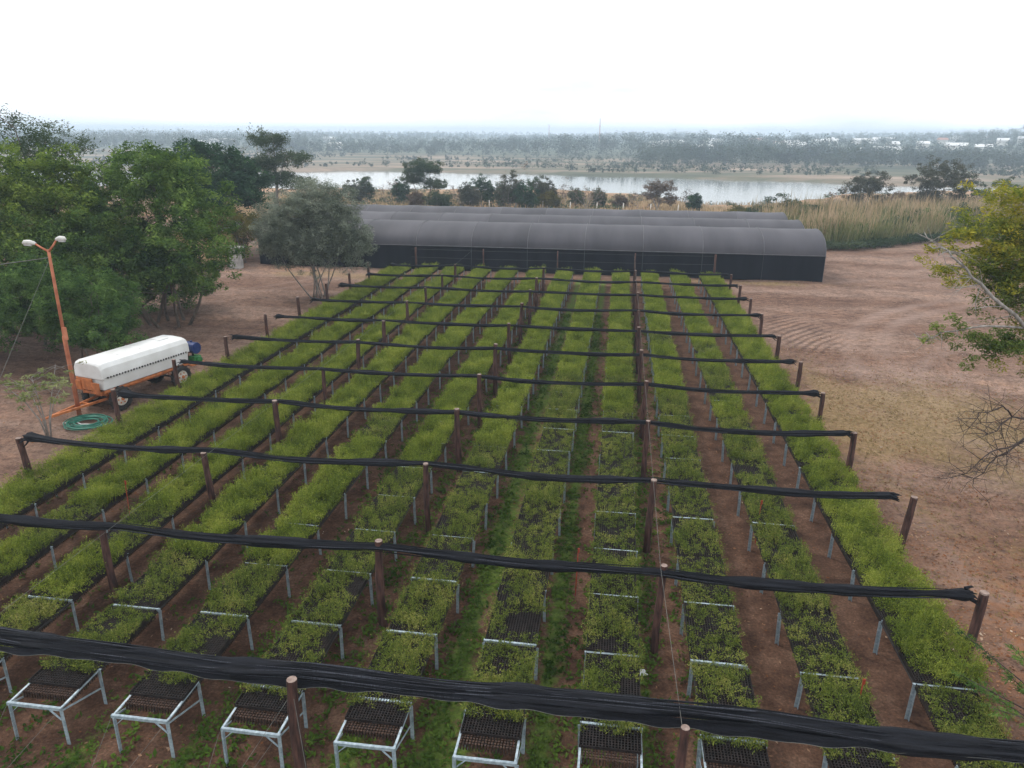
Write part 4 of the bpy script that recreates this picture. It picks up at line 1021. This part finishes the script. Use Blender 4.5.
# ------------------------------------------------------------------ near river bank: scrub, single trees and a line of fence posts
def at_px(px, Y):  # direction of a picture column at the height of the horizon -> world X at depth Y
    u = (px - 512) / 735.0; fx = u; fy = math.cos(PITCH) + 0.30 * math.sin(PITCH)
    c, s = math.cos(YAW), math.sin(YAW); return Y * (fx * c - fy * s) / (fx * s + fy * c)
shr = [(362, 130, 5.2, 3.6, 'leafS', 'round grey green shrub on the bank just right of the olive tree'),
       (397, 128, 4.6, 3.6, 'leafD', 'dark bluish shrub left of the flat topped tree on the bank'),
       (413, 117, 3.0, 2.4, 'leafDry', 'low brownish bush below the flat topped tree'),
       (436, 117, 3.0, 4.5, 'leafS', 'low wide olive scrub right below the flat topped tree'),
       (480, 122, 5.8, 4.0, 'leafD', 'dark dense bush, left part of the middle thicket on the bank'),
       (500, 126, 4.5, 4.0, 'leafS', 'mid green bush in the centre of the middle thicket'),
       (535, 124, 6.0, 4.4, 'leafS', 'large dark green bush on the right side of the middle thicket'),
       (550, 120, 3.2, 3.2, 'leafG', 'small olive bush at the foot of the middle thicket'),
       (599, 128, 3.4, 2.2, 'leafS', 'slim green bush among the bare bushes on the bank'),
       (620, 126, 2.6, 2.4, 'leafDry', 'small dry bush on the orange bank'),
       (696, 128, 3.6, 2.4, 'leafD', 'small dark bush at the water edge on the bank tip'),
       (787, 104, 4.2, 5.5, 'leafS', 'spreading green bush rising behind the right tunnel end'),
       (812, 100, 3.0, 4.6, 'leafD', 'dark low bush between the tunnel end and the reeds'),
       (765, 108, 2.4, 4.5, 'leafS', 'low green bush behind the tunnel roofs near their right end'),
       (742, 112, 2.0, 5.0, 'leafG', 'low olive scrub at the water edge behind the tunnels'),
       (903, 128, 4.2, 6.5, 'leafDry', 'low wide brownish bush right of the rounded tree in the dry field'),
       (979, 128, 6.0, 8.0, 'leafD', 'broad dark bush right of the largest bank tree'),
       (905, 90, 2.6, 4.0, 'leafS', 'rounded green shrub in the middle of the reed edge'),
       (868, 84, 2.2, 3.0, 'leafC', 'small bright green shrub at the foot of the reeds left of centre'),
       (975, 101, 3.4, 5.0, 'leafS', 'grey green shrub standing in the reeds near the right edge'),
       (940, 96, 2.8, 4.6, 'leafC', 'green shrub at the right part of the reed edge'),
       (467, 119, 4.2, 3.6, 'leafGrey', 'grey green bush starting the middle thicket on the left'),
       (510, 119, 6.4, 4.4, 'leafGrey', 'tall greyish bush in the heart of the middle thicket'),
       (524, 118, 4.6, 4.2, 'leafD', 'dark bush in front, right of the thicket centre'),
       (546, 122, 5.2, 4.0, 'leafGrey', 'greyish bush ending the middle thicket on the right'),
       (348, 124, 4.4, 4.6, 'leafGrey', 'grey bush showing just over the olive crown right shoulder'),
       (575, 132, 3.4, 3.2, 'leafS', 'low green bush on the orange bank before the water'),
       (1012, 124, 6.5, 8.0, 'leafS', 'tall green bush at the far right behind the reeds')]
for px, Y, h, w, lm, lab in shr:
    X = at_px(px, Y)
    tree('bush', lab, 'bush', (X, Y, gz(X, Y)), [(0, 0, h * .52, w / 2, w / 2, h * .46), (w * .2, 0, h * .4, w / 3, w / 3, h * .35)], lm, 110, (.3, .65), 80, .22,
         stems=3, trunk_r=.06, limbs=8, shell=.35, low=.9, barkm='greybark')
def flat_tree(lab, px, Y, h, w, lm, th=.28, n=110, base=.45):
    X = at_px(px, Y)
    tree('umbrella_tree', lab, 'tree', (X, Y, gz(X, Y)), [(0, 0, h * (1 - th * .5), w / 2, w / 2, h * th * .55), (-w * .22, 0, h * (.95 - th), w / 3.4, w / 3.4, h * th * .4), (w * .28, 0, h * (.86 - th), w / 3.6, w / 3.6, h * th * .45)], lm, int(n * 1.5), (.35, .75), 85, .22,
         stems=2, trunk_r=.14, limbs=14, shell=.3, low=.8, barkm='greybark')
flat_tree('flat topped green umbrella tree standing alone on the bank', 421, 122, 7.6, 7.2, 'leafS', .36, 170)
flat_tree('grey spreading tree with a visible trunk near the bank tip', 660, 128, 5.2, 5.6, 'leafDry', .5, 70)
flat_tree('rounded grey tree standing in the dry field before the water', 869, 124, 7.2, 7.2, 'leafGrey', .62, 150)
flat_tree('largest dark spreading tree in the dry field at the right', 943, 122, 8.6, 9.6, 'leafGrey', .6, 220)
for px, Y, h, w, st, lab in ((384, 128, 5.0, 3.5, 3, 'bare pinkish shrub between two green shrubs on the bank'), (460, 124, 4.2, 4, 4, 'bare grey bush left of the middle thicket'),
        (517, 126, 8.0, 6.0, 5, 'tall twiggy bare tree above the middle thicket'), (562, 130, 4.8, 4.4, 3, 'pale bare forked bush just right of the thicket'),
        (586, 125, 4.8, 4.6, 5, 'grey twiggy bush on the orange bank'), (640, 130, 3.0, 3, 3, 'small leafless bush left of the bank tip tree'), (690, 130, 4.0, 1.4, 2, 'thin dead stem by the water at the bank tip'),
        (355, 134, 4.0, 3.6, 3, 'sparse bare bush right above the olive crown'), (850, 122, 5.6, 4.6, 4, 'bare twiggy tree left of the rounded grey tree')):
    X = at_px(px, Y); bare_tree('bare_bush', lab, 'bush', (X, Y, gz(X, Y)), h, w, .05, stems=st, depth=3, leafm='leafDry', per=5, leaf=.24)
mb = MB(); mb.tube([(0, 0, -.2), (.02, 0, 1.5)], [.10, .08], 7); fpm = mb.mesh('fence_post', M['fencepost'], True)
fpos = [(515, 119), (542, 119), (570, 119), (597, 119), (624, 119), (652, 119), (680, 119), (488, 119), (872, 117), (901, 116), (964, 112)]
for i, (px, Y) in enumerate(fpos):
    X = at_px(px, Y); o = link('fence_post', fpm, None, (X, Y, gz(X, Y))); o.rotation_euler = (rng.normal() * .03, rng.normal() * .03, 0)
    side = 'dry field at the right' if px > 800 else 'bank behind the tunnels'
    o.scale = (1, 1, 1.0 if px < 800 else 1.9)
    props(o, f'{ordinal(sorted([q for q, _ in fpos]).index(px) + 1)} from left of the pale fence posts, on the {side}', 'fence post', 'pale posts of the bank fence')

# ------------------------------------------------------------------ reeds
def blades(n, region, h, w, hj=.2, lean=.25):
    x, y = region(n); n = len(x); z = terrain(x, y)
    hh = h * (1 + hj * rng.normal(size=n)).clip(.45, 1.5)
    if h > 2: hh = hh * (.84 + .42 * vnoise(x, y, .55, 13) + .2 * vnoise(x, y, 1.7, 3))
    a = rng.random(n) * 2 * math.pi
    dx, dy = np.cos(a), np.sin(a); sx, sy = -dy * w / 2, dx * w / 2; ln = lean * rng.random(n) * hh
    V = []
    for f, wf in ((0, .8), (.5, 1.0), (.8, .8), (1, .08)):
        ox, oy = dx * ln * f ** 2, dy * ln * f ** 2; zz = z + hh * f * (1 - .1 * f * ln / hh)
        V += [np.stack([x + ox - sx * wf, y + oy - sy * wf, zz], 1), np.stack([x + ox + sx * wf, y + oy + sy * wf, zz], 1)]
    V = np.stack(V, 1).reshape(-1, 3); b0 = np.arange(n)[:, None] * 8
    F = np.concatenate([b0 + np.array([[0, 1, 3, 2]]), b0 + np.array([[2, 3, 5, 4]]), b0 + np.array([[4, 5, 7, 6]])])
    return V, F
RE = np.array([(17.8, 84.0), (20, 80.5), (23.5, 80.0), (31, 86.0), (39, 92), (50, 97), (62, 104), (80, 108)], float)
def reg(n, d0=0.0, d1=20.0, x0=18, x1=75, thr=-9):
    x = rng.uniform(x0, x1, n); y = np.interp(x, RE[:, 0], RE[:, 1]) + rng.uniform(d0, d1, n) ; 
    k = (vnoise(x, y, .35, 4) + .15 * rng.normal(size=n)) > thr
    return x[k], y[k]
V, F = blades(34000, lambda n: reg(n, 0, 20, thr=-.22), 2.4, .07, .26, .5)
props(link('reed_bed', np_mesh('reed_bed', V, F, M['reed'])), 'tall green reeds along the edge of the clearing', 'reeds', kind='stuff')
V, F = blades(26000, lambda n: reg(n, 1, 26, thr=.0), 3.3, .065, .22, .4)
props(link('dry_reeds', np_mesh('dry_reeds', V, F, M['reeddry'])), 'pale dry reeds with tan tips standing among the green ones', 'reeds', kind='stuff')
x, y = reg(1500, -1.4, .8, 17.6, 70); V, F = leaves(np.stack([x, y, terrain(x, y) + .35 + .35 * rng.random(len(x))], 1), .55, 26, .2, 2.5)
props(link('undergrowth', np_mesh('undergrowth', V, F, M['leafS'])), 'dark green undergrowth at the foot of the reeds', 'undergrowth', kind='stuff')
# dry grass of the bank
def bankreg(n): x = rng.uniform(-75, 110, n); y = rng.uniform(96, 190, n); k = vnoise(x, y, .12, 9) > -.2; return x[k], y[k]
V, F = blades(42000, bankreg, .75, .13, .3, .5)
props(link('bank_grass', np_mesh('bank_grass', V, F, M['reeddry'])), 'dry tan grass covering the near river bank', 'grass', kind='stuff')
x = rng.uniform(-90, 130, 2600); y = rng.uniform(100, 225, 2600); k = (vnoise(x, y, .09, 1) > .12) & (y < river_near(x) - 6); x, y = x[k], y[k]
V, F = leaves(np.stack([x, y, terrain(x, y) + .5], 1), .9, 22, .42, 2.0)
props(link('bank_scrub', np_mesh('bank_scrub', V, F, M['leafS'])), 'low green scrub scattered over the near river bank', 'scrub', kind='stuff')

# ------------------------------------------------------------------ ground cover near the camera
n = 95000; x = rng.uniform(-19.5, 8, n); y = 6.5 + 40 * rng.random(n) ** 1.4
k = weed_mask(x, y) * (.6 + .9 * vnoise(x, y, 2.1, 7)) > rng.random(n) * .6; x, y = x[k], y[k]
V, F = leaves(np.stack([x, y, terrain(x, y) + .05], 1), .09, 5, .09, 2.2, up=.7, flat=.6)
props(link('weeds', np_mesh('weeds', V, F, M['weed'])), 'low green weeds growing between the benches', 'weeds', kind='stuff')
n = 60000; x = rng.uniform(7.5, 34, n); y = rng.uniform(8, 62, n); k = dry_mask(x, y) > rng.random(n); x, y = x[k], y[k]
V, F = leaves(np.stack([x, y, terrain(x, y) + .03], 1), .08, 3, .07, 3.5, up=.8, flat=.35)
props(link('dry_grass', np_mesh('dry_grass', V, F, M['drygrass'])), 'short dry grass patches on the clearing', 'grass', kind='stuff')
n = 26000; x = np.concatenate([7.5 + 12 * rng.random(n) ** 1.2, rng.uniform(-19, 8, n // 5), rng.uniform(-30, -18, n // 5)]); y = np.concatenate([8 + 36 * rng.random(n) ** 1.5, rng.uniform(7, 28, n // 5), rng.uniform(22, 60, n // 5)])
k = vnoise(x, y, .6, 11) + .5 * rng.random(len(x)) > .12; x, y = x[k], y[k]
V, F = leaves(np.stack([x, y, terrain(x, y) + .015], 1),   .02, 1, .065, 1.8, up=3, flat=.3)
props(link('fallen_leaves', np_mesh('fallen_leaves', V, F, M['litterleaf'])), 'fallen leaves scattered over the bare soil', 'leaf litter', kind='stuff')

n = 30000; x = np.concatenate([rng.uniform(7.7, 30, n), rng.uniform(-34, -18.5, n // 3)]); y = np.concatenate([8 + 52 * rng.random(n) ** 1.3, rng.uniform(20, 60, n // 3)])
k = vnoise(x, y, .5, 21) + .6 * rng.random(len(x)) > .25; x, y = x[k], y[k]; n = len(x); sz = .012 + .035 * rng.random(n) ** 2.5
o4 = np.array([(1, 0, -.2), (-.5, .87, -.2), (-.5, -.87, -.2), (0, 0, .8)]); a_ = rng.random(n) * 6.28; ca, sa = np.cos(a_), np.sin(a_)
V = np.stack([np.stack([x + (q[0] * ca - q[1] * sa) * sz * rng.uniform(.7, 1.4, n), y + (q[0] * sa + q[1] * ca) * sz, terrain(x, y) + q[2] * sz], 1) for q in o4], 1).reshape(-1, 3)
F = (np.arange(n)[:, None, None] * 4 + np.array([[0, 1, 3], [1, 2, 3], [2, 0, 3]])[None]).reshape(-1, 3)
props(link('soil_clods', np_mesh('soil_clods', V, F, M['clod'])), 'small clods and pebbles on the bare clearing', 'clods', kind='stuff')
# ------------------------------------------------------------------ far bank
def tree_mass(n, xr, yr, hr, mask=None, leaf=1.7, per=46, squash=.42):
    y = yr[0] + (yr[1] - yr[0]) * rng.random(n) ** 1.25; r_ = rng.uniform(xr[0], xr[1], n); x = r_ * y
    if mask is not None: k = mask(x, y); x, y = x[k], y[k]
    n = len(x); z = terrain(x, y); h = rng.uniform(hr[0], hr[1], n) * (1 + .25 * np.sin(x * .013 + 1)); w = h * rng.uniform(.3, squash + .1, n)
    C = []; Rr = []
    for q in range(5):
        f = rng.uniform(.22, .85, n); C.append(np.stack([x + rng.normal(size=n) * w * .35, y + rng.normal(size=n) * w * .35, z + h * f], 1)); Rr.append(w * .55)
    C = np.concatenate(C); Rr = np.concatenate(Rr); V, F = leaves(C, Rr, per // 5, leaf, 1.5, flat=.9)
    sc_ = 1; return V, F
V, F = tree_mass(4200, (-.95, .75), (560, 1900), (8, 16), leaf=1.1, per=110, squash=.55)
props(link('far_woods', np_mesh('far_woods', V, F, M['forest'])), 'hazy woods covering the land across the river', 'woods', kind='stuff')
V, F = tree_mass(1500, (-.75, .75), (1700, 3100), (9, 15), leaf=2.6, per=45)
props(link('distant_woods', np_mesh('distant_woods', V, F, M['forest'])), 'faint blue woods along the horizon', 'woods', kind='stuff')
V, F = tree_mass(1100, (.02, .75), (430, 620), (5, 11), leaf=.9, per=110)
props(link('riverside_woods', np_mesh('riverside_woods', V, F, M['forest'])), 'bushes and trees of the far bank at the right', 'woods', kind='stuff')
V, F = tree_mass(2600, (-.75, .7), (340, 600), (1.0, 3.4), lambda x, y: (y > river_far(x) + 1) & (vnoise(x, y, .03, 3) > -.05), leaf=.6, per=50, squash=.9)
props(link('far_scrub', np_mesh('far_scrub', V, F, M['forest'])), 'low scrub on the grassy flats of the far bank', 'scrub', kind='stuff')
V, F = tree_mass(90, (.40, .62), (820, 1000), (12, 18), leaf=1.1, per=240)
props(link('hill_woods', np_mesh('hill_woods', V, F, M['forest'])), 'tall trees on the rise at the right end of the horizon', 'woods', kind='stuff')
# pale houses among the trees
sizes = [(11, 7, 3.5), (16, 8, 3.5), (9, 6, 4.5), (26, 9, 4)]
hm = []
for a, b_, h in sizes:
    w_ = MB(); w_.box((0, 0, h / 2), (a, b_, h)); r_ = MB(); e = .6
    r_.add([(-a / 2 - e, -b_ / 2 - e, h), (a / 2 + e, -b_ / 2 - e, h), (a / 2 + e, b_ / 2 + e, h), (-a / 2 - e, b_ / 2 + e, h), (-a / 2 - e, 0, h + 2.2), (a / 2 + e, 0, h + 2.2)], [(0, 1, 5, 4), (2, 3, 4, 5), (0, 4, 3), (1, 2, 5), (3, 2, 1, 0)])
    hm.append((w_.mesh('wall', M['house']), r_.mesh('roof', M['roofw']), r_.mesh('roof', M['roofr'])))
houses = []
for i in range(46):
    Y = 620 + 560 * rng.random(); ra = rng.uniform(.03, .6) if i < 38 else rng.uniform(-.7, -.35); X = ra * Y
    k = int(rng.integers(4)); t = empty('house', (X, Y, gz(X, Y) + (2.0 if Y > 650 else .3)), rng.uniform(-.3, .3)); red = rng.random() > .8
    link('wall', hm[k][0], t); link('roof', hm[k][2 if red else 1], t)
    hl = (k, red, ra, t); houses.append(hl)
for rank, (k, red, ra, t) in enumerate(sorted(houses, key=lambda q: q[2])):
    props(t, f'tiny {["squarish", "oblong", "small tall", "long low"][k]} house with {"reddish" if red else "white"} roof, {ordinal(rank + 1)} from left across the river', 'house', 'pale houses across the river')
for px, Y, h, lab in ((597, 900, 32, 'thin lattice mast on the horizon, the clearer of two'), (547, 1300, 27, 'faint thin mast on the horizon left of the clearer one')):
    X = at_px(px, Y); t = empty('radio_mast', (X, Y, gz(X, Y))); props(t, lab, 'mast')
    mb = MB()
    for a in range(3):
        c_, s_ = math.cos(a * 2.094) * .9, math.sin(a * 2.094) * .9; mb.bar((c_, s_, 0), (c_ * .3, s_ * .3, h), .28)
    for q in range(14):
        z = h * q / 14; k = 1 - .7 * q / 14; ps = [(math.cos(a * 2.094) * .9 * k, math.sin(a * 2.094) * .9 * k, z + (h / 14 if a % 2 else 0)) for a in range(4)]
        for a in range(3): mb.bar(ps[a], ps[a + 1], .12)
    mb.build('lattice', M['lamppole'], t)
